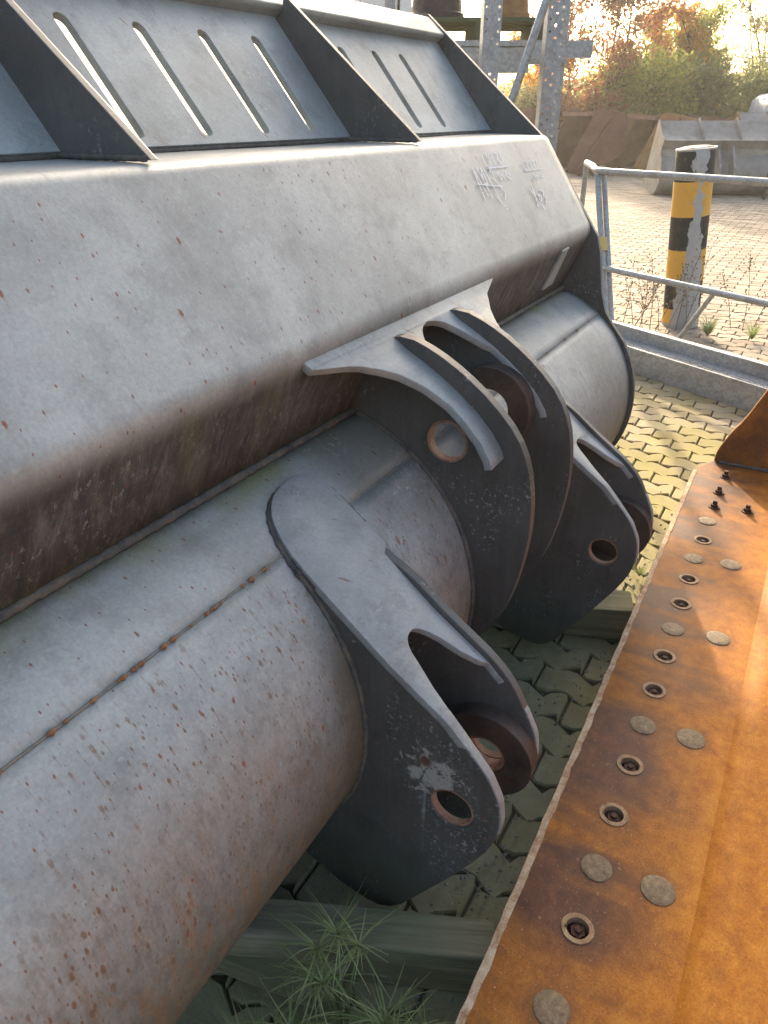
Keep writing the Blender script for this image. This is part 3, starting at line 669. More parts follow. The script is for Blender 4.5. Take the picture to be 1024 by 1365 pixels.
# chalk marks on the sloping plate: strokes laid out in (s, distance down the plate)
pl_ = hypot(Bp[0] - Tp[0], Bp[1] - Tp[1]); pd = ((Bp[0] - Tp[0]) / pl_, (Bp[1] - Tp[1]) / pl_); pn = (-abs(pd[1]), abs(pd[0])); CH = 0.0036
def chalk(strokes, s0, t0, sx, sy, wd=0.0024):
    mb = MB()
    for st in strokes:
        pts = [(s0 + x * sx, t0 + (1 - y) * sy) for x, y in st]
        for a, b in zip(pts, pts[1:]):
            dx, dy = b[0] - a[0], b[1] - a[1]; L = hypot(dx, dy) or 1; k = max(1, int(L / 0.004))
            for i in range(k):
                if random.random() < 0.1: continue
                q0 = (a[0] + dx * i / k, a[1] + dy * i / k); q1 = (a[0] + dx * (i + 1) / k, a[1] + dy * (i + 1) / k); ww = wd * random.uniform(.5, 1.1)
                nx, ny = -dy / L * ww, dx / L * ww
                pv = [(q0[0] + nx, q0[1] + ny), (q1[0] + nx, q1[1] + ny), (q1[0] - nx, q1[1] - ny), (q0[0] - nx, q0[1] - ny)]
                mb.add([(u, Tp[0] + pd[0] * v + pn[0] * CH, Tp[1] + pd[1] * v + pn[1] * CH) for u, v in pv], [(0, 1, 2, 3)])
    o = mb.obj('chalk_marking', 'chalk', bucket); return o
A_ = [[(0, 0), (.12, 1), (.2, .1)], [(.3, 1), (.32, 0)], [(.3, .6), (.45, .95), (.42, .45), (.3, .5)], [(.55, .9), (.6, 0)], [(0, .5), (.95, .3)], [(.72, .75), (.85, .95), (.8, .5), (.72, .6)], [(.8, .5), (.98, .1), (.8, -.1)], [(.5, .1), (.7, -.4)]]
B_ = [[(0, .9), (-.02, .4), (.12, .35)], [(.2, .95), (.2, .35), (.2, .7), (.34, .9), (.3, .6)], [(.45, .9), (.42, .4)], [(.55, .9), (.7, .85), (.6, .6), (.72, .4)], [(.85, .95), (.8, .4)], [(-.05, .3), (1, .25)], [(.3, .1), (.32, -.3), (.42, 0), (.5, -.3), (.52, .1)], [(.7, .1), (.62, -.15), (.78, -.3), (.82, -.05), (.74, -.1)]]
C_ = [[(0, 1), (.25, 0)], [(.25, 1), (0, 0)], [(.4, .6), (.36, -.2)], [(.4, .6), (.6, .5), (.42, .2)], [(.7, .8), (.95, .7), (.78, .5), (.95, .3), (.7, .1)]]
chalk(A_, 1.99, 0.075, 0.16, 0.095); chalk(B_, 2.11, 0.035, 0.16, 0.07); chalk(C_, 2.335, 0.165, 0.11, 0.06, 0.0032)
chalk(B_, 2.38, 0.075, 0.15, 0.05, 0.0018)

# ================================================================== timbers under the bucket
def timber(label, s0, s1, d0, d1, z0, z1, rz=0.0, cat='timber beam'):
    mb = MB(); L = d1 - d0; W = s1 - s0; n = 12
    vs = []; 
    for i in range(n + 1):
        y = d0 + L * i / n; q = [random.uniform(-.003, .003) for _ in range(8)]
        vs += [(-W / 2 + q[0], y, z0), (W / 2 + q[1], y, z0), (W / 2 + q[2], y, z1 + q[4]), (-W / 2 + q[3], y, z1 + q[5])]
    fs = [(i * 4 + k, i * 4 + (k + 1) % 4, (i + 1) * 4 + (k + 1) % 4, (i + 1) * 4 + k) for i in range(n) for k in range(4)] + [(3, 2, 1, 0), tuple(n * 4 + k for k in range(4))]
    vs = [(x, y - d0, z) for x, y, z in vs]
    mb.add(vs, fs); o = mb.obj('timber_beam', 'wood', None, bevel=0.004)
    p = U * ((s0 + s1) / 2) + N * d0; o.location = (p.x, p.y, 0.003); o.rotation_euler = (0, 0, ROT + rz)
    return tag(o, label, cat, 'timber beams carrying the buckets')
timber('grey timber beam on the paving below the nearest lug, weeds growing before it', 0.803, 0.883, 0.235, 1.7, 0.0, 0.114, radians(24))
timber('short end of timber beam poking out beneath the farthest lug', 2.03, 2.15, 0.27, 1.7, 0.0, 0.114, radians(20))
timber('dark low plank lying nearest the lower edge of the photograph under the bucket', 0.62, 0.70, 0.47, 1.7, 0.0, 0.05, radians(10), 'plank')

# ================================================================== rusty bucket on the right
ZB = 0.25
rb = empty('rusty_bucket', (0, 0, 0), ROT)
tag(rb, 'orange rusted bucket on the right with a flat bolted edge plate', 'loader bucket')
# edge plate with holes for the bolts
def px_on(x, y, z):       # measured in the photograph: point of the plane z seen at that pixel
    a, b = (x - 512) / 986, -(y - 682.5) / 986; c_, s_ = cos(PITCH), sin(PITCH); r = Vector((a, c_ + b * s_, -s_ + b * c_)); p = r * ((z - 1.5) / r.z)
    return (p.dot(U), p.dot(N))
rings = [px_on(*p, ZB) for p in [(770, 1238), (818, 1086), (840, 1020), (872, 920), (886, 875), (908, 805), (918, 772), (937, 720)]]
studs = [px_on(*p, ZB) for p in [(952, 676), (958, 657), (967, 636), (996, 682), (1009, 622)]]
discs = [px_on(*p, ZB) for p in [(735, 1345), (795, 1157), (857, 967), (897, 839), (925, 745), (943, 695), (877, 1187), (921, 985), (957, 851), (974, 753)]]
HALO = rings + discs + studs
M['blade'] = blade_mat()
FOLD = -0.085
RL = 0.0225
ol = []
e0, e1 = (-0.45, 0.200), (2.92, 0.2485)
for i in range(161):
    t = i / 160; s = e0[0] + (e1[0] - e0[0]) * t
    ol.append((s, e0[1] + (e1[1] - e0[1]) * t + 0.0022 * noise.noise(Vector((s * 14, 0, 0))) + 0.0016 * noise.noise(Vector((s * 60, 3, 0)))))
ol += [(3.065, 0.185), (3.065, FOLD), (-0.45, FOLD)]
ol = ol[::-1]
holes = [circ(p, RL, 20) for p in rings]
mpl = MB().prism([ol] + holes, lambda u, v: (u, v, ZB - 0.030), lambda u, v: (u, v, ZB)); 
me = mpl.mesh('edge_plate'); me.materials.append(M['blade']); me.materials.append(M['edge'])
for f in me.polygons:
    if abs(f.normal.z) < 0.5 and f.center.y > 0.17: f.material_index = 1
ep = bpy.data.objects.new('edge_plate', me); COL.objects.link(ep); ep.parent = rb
bv = ep.modifiers.new('bevel', 'BEVEL'); bv.width = 0.0035; bv.segments = 2; bv.limit_method = 'ANGLE'; bv.angle_limit = radians(60)
# pale ragged burr along the edge
eb = [p for p in ol[::-1][:161]]
inn_ = [(p[0], p[1] - 0.0125 + 0.003 * noise.noise(Vector((p[0] * 22, 7, 0))) + 0.0025 * noise.noise(Vector((p[0] * 90, 1, 0)))) for p in eb]
mb = MB(); mb.v = [(p[0], p[1] + 0.004, ZB - 0.012) for p in eb] + [(p[0], p[1] + 0.001, ZB + 0.0012) for p in eb] + [(p[0], p[1], ZB + 0.0018) for p in inn_] + [(p[0], p[1] - 0.0005, ZB - 0.003) for p in inn_]
mb.f = [(r * 161 + i, r * 161 + i + 1, r * 161 + 162 + i, r * 161 + 161 + i) for r in range(3) for i in range(160)]
mb.obj('worn_edge', 'edge', rb)
# floor beyond the fold, dipping then curving up
fp = [(FOLD + 0.008, ZB + 0.0007), (-0.13, ZB + 0.0008), (-0.16, ZB + 0.0012), (-0.35, ZB + 0.003), (-0.60, ZB + 0.008), (-0.85, ZB + 0.02), (-1.05, ZB + 0.09), (-1.18, ZB + 0.22), (-1.24, ZB + 0.42)]
fm = MB(); ns = 40
for i in range(ns + 1):
    s = -0.45 + 3.515 * i / ns
    for d, z in fp: fm.v.append((s, d, z + (0.003 * noise.noise(Vector((s * 1.6, d * 2, 5))) if d < FOLD - 0.06 else 0.0)))
k_ = len(fp); fm.f = [(i * k_ + j, (i + 1) * k_ + j, (i + 1) * k_ + j + 1, i * k_ + j + 1) for i in range(ns) for j in range(k_ - 1)]
fo = fm.obj('floor_plate', 'blade', rb, smooth=60); so2 = fo.modifiers.new('s', 'SOLIDIFY'); so2.thickness = 0.02; so2.offset = -1
if fo.data.polygons[0].normal.z < 0: so2.offset = 1
sp_out = smoothpoly([(0.192, ZB + 0.002), (0.188, ZB + 0.05), (0.150, ZB + 0.14), (0.118, 0.44), (0.070, 0.56), (0.035, 0.64), (0.0, 0.70), (-0.15, 0.86), (-0.5, 0.98), (-1.1, 0.95)], 1, False)
sp_out += [(-1.26, 0.6), (-1.2, 0.38), (-1.0, ZB + 0.002)]
MB().prism([sp_out], lambda a, b: (3.04, a, b), lambda a, b: (3.065, a, b)).obj('side_plate', 'blade', rb, bevel=0.004)
bead([(3.036, 0.17, ZB + 0.004), (3.036, -1.0, ZB + 0.012)], 0.007, rb)
for q in (-0.3, 1.2, 2.7): MB().box(q, q + 0.12, -1.1, 0.10, 0, ZB - 0.032).obj('skid_bar', 'bossrust', rb)
def hexnut(mb, c, r, z0, z1, a0=0.0): mb.prism([circ(c, r, 6, a0)], lambda u, v: (u, v, z0), lambda u, v: (u, v, z1))
for i, p in enumerate(rings):
    b_ = empty('plow_bolt'); b_.parent = rb
    MB().prism([circ(p, 0.0285, 28), circ(p, 0.0195, 28)], lambda u, v: (u, v, ZB - 0.016), lambda u, v: (u, v, ZB + 0.0022)).obj('bolt_ring', 'ring', b_, smooth=35, bevel=0.0012)
    mb = MB(); mb.prism([circ(p, 0.0225, 18)], lambda u, v: (u, v, ZB - 0.026), lambda u, v: (u, v, ZB - 0.018)); hexnut(mb, (p[0] + 0.002, p[1] - 0.001), 0.014, ZB - 0.02, ZB - 0.007, 0.4 + i)
    mb.prism([circ((p[0] + .002, p[1] - .001), 0.006, 10)], lambda u, v: (u, v, ZB - 0.008), lambda u, v: (u, v, ZB - 0.002))
    mb.obj('bolt_stub', 'stub', b_)
for i, p in enumerate(discs):
    r = 0.0295 if p[1] > 0.06 else 0.031; mb = MB(); rg = []
    for rr, z in ((r, ZB - 0.002), (r * 0.98, ZB + 0.0016), (r * 0.88, ZB + 0.0026), (r * 0.5, ZB + 0.0030)): rg += [(p[0] + rr * cos(2 * pi * k / 28) * (1 + .02 * noise.noise(Vector((k * .4, i, 0)))), p[1] + rr * sin(2 * pi * k / 28), z + 0.0006 * random.uniform(-1, 1)) for k in range(28)]
    rg.append((p[0], p[1], ZB + 0.0030))
    fs = [(q * 28 + k, q * 28 + (k + 1) % 28, (q + 1) * 28 + (k + 1) % 28, (q + 1) * 28 + k) for q in range(3) for k in range(28)] + [(84 + k, 84 + (k + 1) % 28, 112) for k in range(28)]
    mb.add(rg, fs).obj('bolt_head', 'disc', rb, smooth=50)
for i, p in enumerate(studs):
    mb = MB(); mb.prism([circ(p, 0.020, 20)], lambda u, v: (u, v, ZB - 0.001), lambda u, v: (u, v, ZB + 0.003)); hexnut(mb, p, 0.0135, ZB + 0.003, ZB + 0.013, i)
    mb.tube([(p[0], p[1], ZB + 0.01), (p[0] + .001, p[1], ZB + 0.026)], 0.0078, 12).obj('stud_bolt', 'stub', rb, smooth=35)

# ================================================================== steel kerb channel and railing
KO = Vector((1.62, 4.66, 0)); KD = Vector((0.532, -0.847, 0)); KROT = atan2(KD.y, KD.x); KN = Vector((0.847, 0.532, 0))   # local x along, local y away
kc = empty('steel_channel', KO, KROT)
tag(kc, 'long galvanised steel channel with a ribbed tread lying between the paving and the railing', 'steel channel')
MB().prism([[(0, 0.002), (0.006, 0.002), (0.006, 0.154), (0.165, 0.154), (0.165, 0.26), (0.16, 0.265), (0.20, 0.27), (0.205, 0.262), (0.172, 0.254), (0.172, 0.002), (0.18, 0.0015), (0.18, 0.16), (0.0, 0.160)]], lambda a, b: (-2.2, a, b), lambda a, b: (2.6, a, b)) if False else None
MB().box(-2.2, 2.6, 0.0, 0.006, 0.002, 0.158).obj('front_web', 'galv', kc, bevel=0.0015)
MB().box(-2.2, 2.6, 0.0065, 0.15, 0.150, 0.156).obj('tread', 'galv', kc, bevel=0.001)
MB().box(-2.2, 2.6, 0.151, 0.157, 0.06, 0.235).obj('back_web', 'galv', kc, bevel=0.0015)
MB().box(-2.2, 2.6, 0.158, 0.20, 0.229, 0.235).obj('back_flange', 'galv', kc, bevel=0.0015)
rbm = MB()
for i in range(230):
    x = -2.0 + i * 0.02
    for y in (0.03, 0.05, 0.07): rbm.box(x, x + 0.010, y, y + 0.007, 0.1545, 0.1595)
tag(rbm.obj('tread_stud', 'galv', kc), kind='stuff')

RO = Vector((1.63, 5.33, 0)); ra = empty('railing', RO)
tag(ra, 'grey tubular steel railing with a mid rail and diagonal brace around the yard edge', 'railing')
def rt(pts, r, name): return MB().tube([Vector(p) - RO for p in pts], r, 14).obj(name, 'galv', ra, smooth=50)
TD = Vector((0.637, -0.771, 0)); MD = Vector((0.507, -0.862, 0)).normalized(); TA = Vector((1.54, 5.854, 1.12)); MA = Vector((1.595, 5.562, 0.50))
rt([(1.63, 5.33, 0), tuple(TA - Vector((0, 0, .02)))], 0.021, 'post'); rt([(1.675, 5.35, 0), (1.588, 5.86, 1.10)], 0.019, 'post')
rt([TA + Vector((0.10, 0.75, 0.01)), TA + Vector((0.05, 0.35, 0.01)), TA + Vector((0.0, 0.06, 0.0)), TA + Vector((0.01, 0.01, 0)), TA + TD * 0.05, TA + TD * 2.6], 0.024, 'top_rail')
rt([MA, MA + MD * 2.6], 0.021, 'mid_rail'); rt([MA + Vector((0.0, 0.03, 0.05)), MA + Vector((0.12, 0.5, 0.02))], 0.02, 'mid_rail')
rt([MA + MD * 0.95, Vector((1.95, 5.0, 0.03))], 0.016, 'brace'); rt([MA + MD * 2.6 + Vector((0, 0, -.5)), TA + TD * 2.55], 0.021, 'post')
rt([(1.64, 6.6, 0), TA + Vector((0.10, 0.75, 0.01))], 0.021, 'post')
MB().tube([Vector((1.583, 5.63, 0.60)) - RO, Vector((1.58, 5.65, 0.64)) - RO, Vector((1.577, 5.67, 0.69)) - RO], [0.042, 0.046, 0.041], 14).obj('tape_wrap', 'tape', ra, smooth=60)

# ================================================================== bollard
bo = empty('striped_bollard', (2.36, 5.9, 0), 0, (0.0, radians(-5.5), 0))
tag(bo, 'round steel bollard with peeling black and yellow bands behind the railing', 'bollard')
prof = [(0.0, 1.285), (0.09, 1.285), (0.128, 1.275), (0.136, 1.262), (0.136, 1.20), (0.136, 0.0)]
mb = MB(); n = 40
for r, z in prof[1:]: mb.v += [(r * cos(2 * pi * k / n), r * sin(2 * pi * k / n), z) for k in range(n)]
mb.f = [(q * n + k, q * n + (k + 1) % n, (q + 1) * n + (k + 1) % n, (q + 1) * n + k) for q in range(4) for k in range(n)] + [tuple(range(n))]
mb.obj('bollard_tube', 'bollard', bo, smooth=50)
MB().prism([circ((0, 0), 0.139, 40), circ((0, 0), 0.128, 40)], lambda a, b: (a, b, 1.262), lambda a, b: (a, b, 1.275)).obj('cap_rim', 'galv', bo, smooth=50)

# ================================================================== storage rack behind the bucket
def upright(label, px, dist, h, rz, holes_rows=3, wdt=0.088):
    x = (px - 512) / 986 * (dist * cos(PITCH) + 0.0) ; 
    o = empty('rack_upright', (x, dist, 0), rz); tag(o, label, 'rack post', 'perforated rack posts')
    cols = [-wdt / 2, -0.015, 0.015, wdt / 2]; mw = MB(); nz = int(h / 0.05)
    for i in range(nz):
        for j in range(3):
            x0, x1 = cols[j], cols[j + 1]; z0, z1 = i * 0.05, (i + 1) * 0.05; xc = (x0 + x1) / 2; zc = z0 + (0.0125 if j == 1 else 0.0375)
            outer = [(x1, zc), (x1, z1), (xc, z1), (x0, z1), (x0, zc), (x0, z0), (xc, z0), (x1, z0)]
            inner_ = circ((xc, zc), 0.0068, 8)
            vs = [(p[0], 0, p[1]) for p in outer] + [(p[0], 0, p[1]) for p in inner_] + [(p[0], 0.003, p[1]) for p in inner_]
            mw.add(vs, [(k, (k + 1) % 8, (k + 1) % 8 + 8, k + 8) for k in range(8)] + [(k + 8, (k + 1) % 8 + 8, (k + 1) % 8 + 16, k + 16) for k in range(8)])
    mw.obj('web', 'galv', o)
    MB().box(wdt / 2 - 0.003, wdt / 2, 0.0032, 0.06, 0, h).obj('flange', 'galv', o); MB().box(-wdt / 2, -wdt / 2 + 0.003, 0.0032, 0.06, 0, h).obj('flange', 'galv', o)
    return o
ua = upright('left one of the two perforated galvanised rack posts behind the bucket', 650, 4.25, 3.0, radians(8))
ub = upright('right one of the two perforated galvanised rack posts, in front of the russet tree', 731, 4.25, 3.0, radians(8))
xa, xb = ua.location.x, ub.location.x
db = MB().tube([(xb - 0.02, 4.22, 2.10), (xa + 0.02, 4.22, 1.25)], 0.020, 10).obj('diagonal_brace', 'galv', None, smooth=50)
tag(db, 'slanting galvanised brace bolted between the two perforated rack posts', 'brace')
bm_ = empty('rack_beam', (xa - 0.35, 4.62, 0), radians(-2)); tag(bm_, 'horizontal galvanised box beam running behind the two rack posts', 'beam')
MB().box(0.0, 0.60, 0.0, 0.06, 1.68, 1.80).obj('web', 'galv', bm_, bevel=0.004); MB().box(0, 0.60, -0.01, 0.30, 1.8005, 1.815).obj('shelf_panel', 'galv', bm_)
t2 = MB().tube([(xa + 0.16, 5.2, 1.75), (xa + 0.03, 5.2, 2.35)], 0.022, 10).obj('thin_strut', 'galv', None, smooth=50); tag(t2, 'thin slanted strut rising from the beam right of the left rack post', 'strut')
MB_ = MB()
# loaded shelf left of the posts
sh = empty('loaded_pallet', (0.33, 5.6, 1.90)); tag(sh, 'mossy wooden pallet high on the rack at the top of the photograph', 'pallet')
for k in range(5): MB().box(-0.15, 0.75, 0.0 + k * 0.15, 0.10 + k * 0.15, 0.10, 0.122).obj('board', 'darkgreen', sh)
for k in range(3): MB().box(-0.15 + k * .4, -0.05 + k * .4, 0, 0.7, 0.0, 0.0995).obj('block', 'darkgreen', sh)
sb = empty('rack_shelf', (0.33, 5.55, 0)); tag(sb, 'steel shelf carrying the mossy pallet behind the spill guard', 'shelf')
MB().box(-0.3, 1.0, 0.0, 0.05, 1.80, 1.895).obj('front_beam', 'galv', sb); MB().box(-0.3, 1.0, 0.75, 0.8, 1.80, 1.895).obj('rear_beam', 'galv', sb)
for x in (-0.3, 0.95): MB().box(x, x + 0.05, 0.8005, 0.86, 0, 2.4).obj('leg', 'galv', sb)
for k, (x, r, h, mt, lb) in enumerate([(0.35, 0.17, 0.5, 'bossrust', 'dark rusty drum part standing left on the mossy pallet'), (0.83, 0.13, 0.45, 'farochre', 'ochre rusty drum part standing right on the mossy pallet')]):
    mb = MB(); pr = [(r * 1.08, 0), (r * 1.08, 0.04), (r, 0.05), (r * 0.86, h * .5), (r * 1.0, h), (r * .7, h)]
    for rr, z in pr: mb.v += [(rr * cos(2 * pi * q / 20), rr * sin(2 * pi * q / 20), z) for q in range(20)]
    mb.f = [(a * 20 + q, a * 20 + (q + 1) % 20, (a + 1) * 20 + (q + 1) % 20, (a + 1) * 20 + q) for a in range(5) for q in range(20)]
    o = mb.obj('rusty_drum', mt, None, smooth=40); o.location = (x, 5.9, 2.023); tag(o, lb, 'drum')
# white container wall behind
wc = empty('white_cabin', (0.28, 9.0, 0), 0); tag(wc, 'narrow white site cabin with a ribbed wall standing behind the spill guard', 'cabin')
cw = [( -6.0, 0.0)]
mbx = MB(); xs = []; x = -1.12; pts = []
while x < -0.16:
    pts += [(x, 0.0), (x + 0.10, 0.0), (x + 0.125, 0.03), (x + 0.225, 0.03)]; x += 0.25
for a, z in [(0, 0.15), (1, 2.75)]: mbx.v += [(p[0], p[1], z) for p in pts]
n_ = len(pts); mbx.f = [(i, i + 1, n_ + i + 1, n_ + i) for i in range(n_ - 1)]
mbx.obj('ribbed_wall', 'white', wc)
MB().box(-0.12, 0.0, -0.03, 0.12, 0.0, 2.75).obj('corner_post', 'white', wc, bevel=0.01); MB().box(-0.27, -0.21, -0.012, 0.02, 0.1, 2.75).obj('door_bar', 'greyframe', wc)
MB().box(-1.12, 0.0, -0.03, 2.4, 2.752, 2.85).obj('roof_frame', 'white', wc); MB().box(-0.10, 0.0, 0.121, 2.35, 0.1, 2.75).obj('end_wall', 'white', wc); MB().box(-1.12, -1.08, 0.05, 2.35, 0.1, 2.75).obj('end_wall', 'white', wc); MB().box(-1.08, -0.10, 2.30, 2.35, 0.1, 2.75).obj('rear_wall', 'white', wc); MB().box(-1.12, -0.121, -0.03, 0.1, 0.0, 0.149).obj('base_rail', 'white', wc)

# ================================================================== buckets stored at the far side of the yard
def far_side_bucket(label, x, y, rz, sc, mat, mat2, depth=2.4):
    o = empty('stored_bucket', (x, y, 0), rz); tag(o, label, 'loader bucket', 'old buckets stored along the hedge')
    pr = [(0.00, 0.18), (0.12, 0.06), (0.34, 0.02), (0.50, 0.05), (1.02, 0.30), (1.30, 0.42), (1.40, 0.60), (1.38, 1.18), (1.32, 1.34), (0.66, 1.44), (0.56, 1.40), (0.46, 1.12), (0.22, 0.60)]
    pr = [(a * sc, b * sc) for a, b in pr]
    for yy in (0, depth): MB().prism([pr], lambda a, b: (a, yy, b), lambda a, b: (a, yy + 0.03, b)).obj('side_plate', mat, o, bevel=0.01)
    inn = [(a * 0.93 * sc + .06, b * .93 * sc + 0.03) for a, b in [(0.30, 0.02), (0.62, 0.06), (1.22, 0.42), (1.34, 0.60), (1.32, 1.18), (1.25, 1.30), (0.80, 1.40)]]
    m_ = MB().prism([inn + [(a * .97, b * .98 + 0.02) for a, b in inn[::-1]]], lambda a, b: (a, 0.031, b), lambda a, b: (a, depth - 0.001, b)).obj('shell', 'bossrust', o)  # dark colour paints the shade in the gap between the side plates
    MB().tube([(0.30 * sc, -0.012, 0.12 * sc), (0.55 * sc, -0.012, 0.55 * sc), (0.80 * sc, -0.012, 0.95 * sc), (1.05 * sc, -0.012, 1.30 * sc)], 0.03, 6).obj('stiffener_rib', mat2, o, smooth=60)
    MB().box(0.42 * sc, 0.55 * sc, 0.031, depth - .001, 1.28 * sc, 1.36 * sc).obj('top_bar', mat2, o)
    for k in range(4): MB().prism([[(0.0, 0.10), (-0.12, 0.06), (0.02, 0.04)]], lambda a, b: (a * sc, 0.2 + k * .55, b * sc), lambda a, b: (a * sc, 0.28 + k * .55, b * sc)).obj('tooth', mat2, o)
    return o
far_side_bucket('leftmost rust-brown bucket stored beyond the railing, its side plate facing the yard', 4.75, 21.3, radians(4), 1.08, 'farrust', 'farrust')
far_side_bucket('ochre rusted bucket stored between the rust-brown one and the dark upright one', 6.35, 20.9, radians(2), 1.02, 'farochre', 'farrust')
far_side_bucket('dark rusted bucket standing tilted beside the long grey bucket', 7.5, 21.4, radians(-12), 0.98, 'farrust', 'farochre')
far_side_bucket('rust-brown bucket partly hidden behind the rack post', 2.9, 22.3, radians(6), 1.1, 'farrust', 'farrust')
def far_back_bucket(label, x, y, rz, sc, L, mat, tint, guard=True):
    o = empty('stored_bucket', (x, y, 0), rz); tag(o, label, 'loader bucket', 'old buckets stored along the hedge')
    c0 = (0.42, 0.42); r0 = 0.40
    pr = [(c0[0] - r0 * cos(radians(a)), c0[1] + r0 * sin(radians(a))) for a in range(-80, 61, 10)] + [(0.22, 0.86), (0.10, 1.02), (0.30, 1.10), (0.62, 1.36), (0.68, 1.36), (0.34, 1.08)]
    outl = [(a * sc, b * sc) for a, b in pr] + [(0.5 * sc, 0.8 * sc), (0.9 * sc, 0.1 * sc)]
    MB().prism([outl], lambda a, b: (0, a, b), lambda a, b: (L, a, b)).obj('shell', mat, o, smooth=25)
    ext = [(a * sc * 1.02 - 0.01, b * sc * 1.02) for a, b in pr[:-1]] + [(1.2 * sc, 0.1 * sc)]
    for xx in (-0.03, L + 0.001): MB().prism([ext], lambda a, b: (xx, a, b), lambda a, b: (xx + .03, a, b)).obj('side_plate', tint, o)
    for k in range(1, 5):
        xx = L * k / 5; MB().prism([[(0.11, 1.03), (0.36, 1.09), (0.66, 1.37), (0.60, 1.42), (0.28, 1.2)]], lambda a, b: (xx, a * sc, b * sc), lambda a, b: (xx + .03, a * sc, b * sc)).obj('gusset', mat, o)
    for xx in (L * 0.28, L * 0.62):
        for q in (0, 0.28): MB().prism([[(0.12, 0.95), (-0.22, 0.55), (-0.20, 0.35), (0.08, 0.22)]], lambda a, b: (xx + q, a * sc, b * sc), lambda a, b: (xx + q + 0.05, a * sc, b * sc)).obj('lug_plate', tint, o, bevel=0.01)
    return o
far_back_bucket('long weathered grey bucket lying behind the bollard, its rounded back to the yard', 5.45, 15.9, radians(-2), 0.98, 3.6, 'fargrey', 'fargrey')
far_back_bucket('faded grey and brown bucket behind the long grey one', 8.6, 19.8, radians(-3), 1.08, 3.4, 'fargrey', 'farochre')
hoop = MB().tube([(8.05 + 0.75 * cos(a), 15.4, 1.0 + 0.5 * sin(a)) for a in [pi * k / 12 for k in range(13)]], 0.022, 8).obj('hose_hoop', 'rubber', None, smooth=60)
hoop.location = (0, 0, 0); tag(hoop, 'black hose bent in a hoop above the stored grey bucket', 'hose')
MB().box(8.78, 8.82, 15.35, 15.4, 0, 1.02).box(7.28, 7.32, 15.35, 15.4, 0.0, 1.02).obj('hose_stand', 'rubber', hoop)
tk = empty('pale_tank', (11.9, 23.5, 0), radians(-6)); tag(tk, 'pale rounded tank body standing behind the stored buckets at the right edge', 'tank')
MB().prism([smoothpoly([(-1.2, 0.4), (1.6, 0.4), (1.7, 1.7), (1.4, 2.0), (-0.9, 2.0), (-1.25, 1.7)], 1)], lambda a, b: (a, 0, b), lambda a, b: (a, 1.4, b)).obj('body', 'pale', tk, smooth=40)
MB().box(-1.0, 1.4, 0.1, 1.3, 0.0, 0.41).obj('skid', 'bossrust', tk); MB().box(-0.5, -0.42, -0.05, 0, 0.8, 1.7).obj('rail', 'greyframe', tk)

# ================================================================== low earth bank, trees and hedge
bk = MB(); nx_, ny_ = 60, 10
for i in range(nx_ + 1):
    for j in range(ny_ + 1):
        x = 1.5 + 60 * i / nx_; y = 25.5 + 8 * j / ny_; t = j / ny_
        bk.v.append((x, y, -0.05 + 1.1 * min(1, t * 2.5) + 0.22 * noise.noise(Vector((x * .5, y * .5, 0))) * min(1, t * 4)))
bk.v = [(x, y, -0.05 + (z + 0.05) * min(1, (x - 1.5) / 3)) for x, y, z in bk.v]
bk.f = [(i * (ny_ + 1) + j, (i + 1) * (ny_ + 1) + j, (i + 1) * (ny_ + 1) + j + 1, i * (ny_ + 1) + j + 1) for i in range(nx_) for j in range(ny_)]
o = bk.obj('earth_bank', 'l_olive', None, smooth=80); tag(o, 'low overgrown earth bank along the far edge of the yard', kind='structure')
def leaves(mb, cen, rad, n, size, flat=1.0, shell=0.25, hold=None):
    for _ in range(n):
        for _t in range(30):
            p = Vector((random.gauss(0, .45), random.gauss(0, .45), random.gauss(0, .45) * flat))
            if p.length < 1: break
        p = Vector(cen) + Vector((p.x * rad[0], p.y * rad[1], p.z * rad[2]))
        a = Vector((random.gauss(0, 1), random.gauss(0, 1), random.gauss(0, 1))).normalized(); b = a.cross(Vector((random.gauss(0, 1), random.gauss(0, 1), random.gauss(0, 1)))).normalized(); s = size * random.uniform(.6, 1.3)
        mb.add([p - a * s, p - b * s * .55, p + a * s, p + b * s * .55], [(0, 1, 2, 3)])
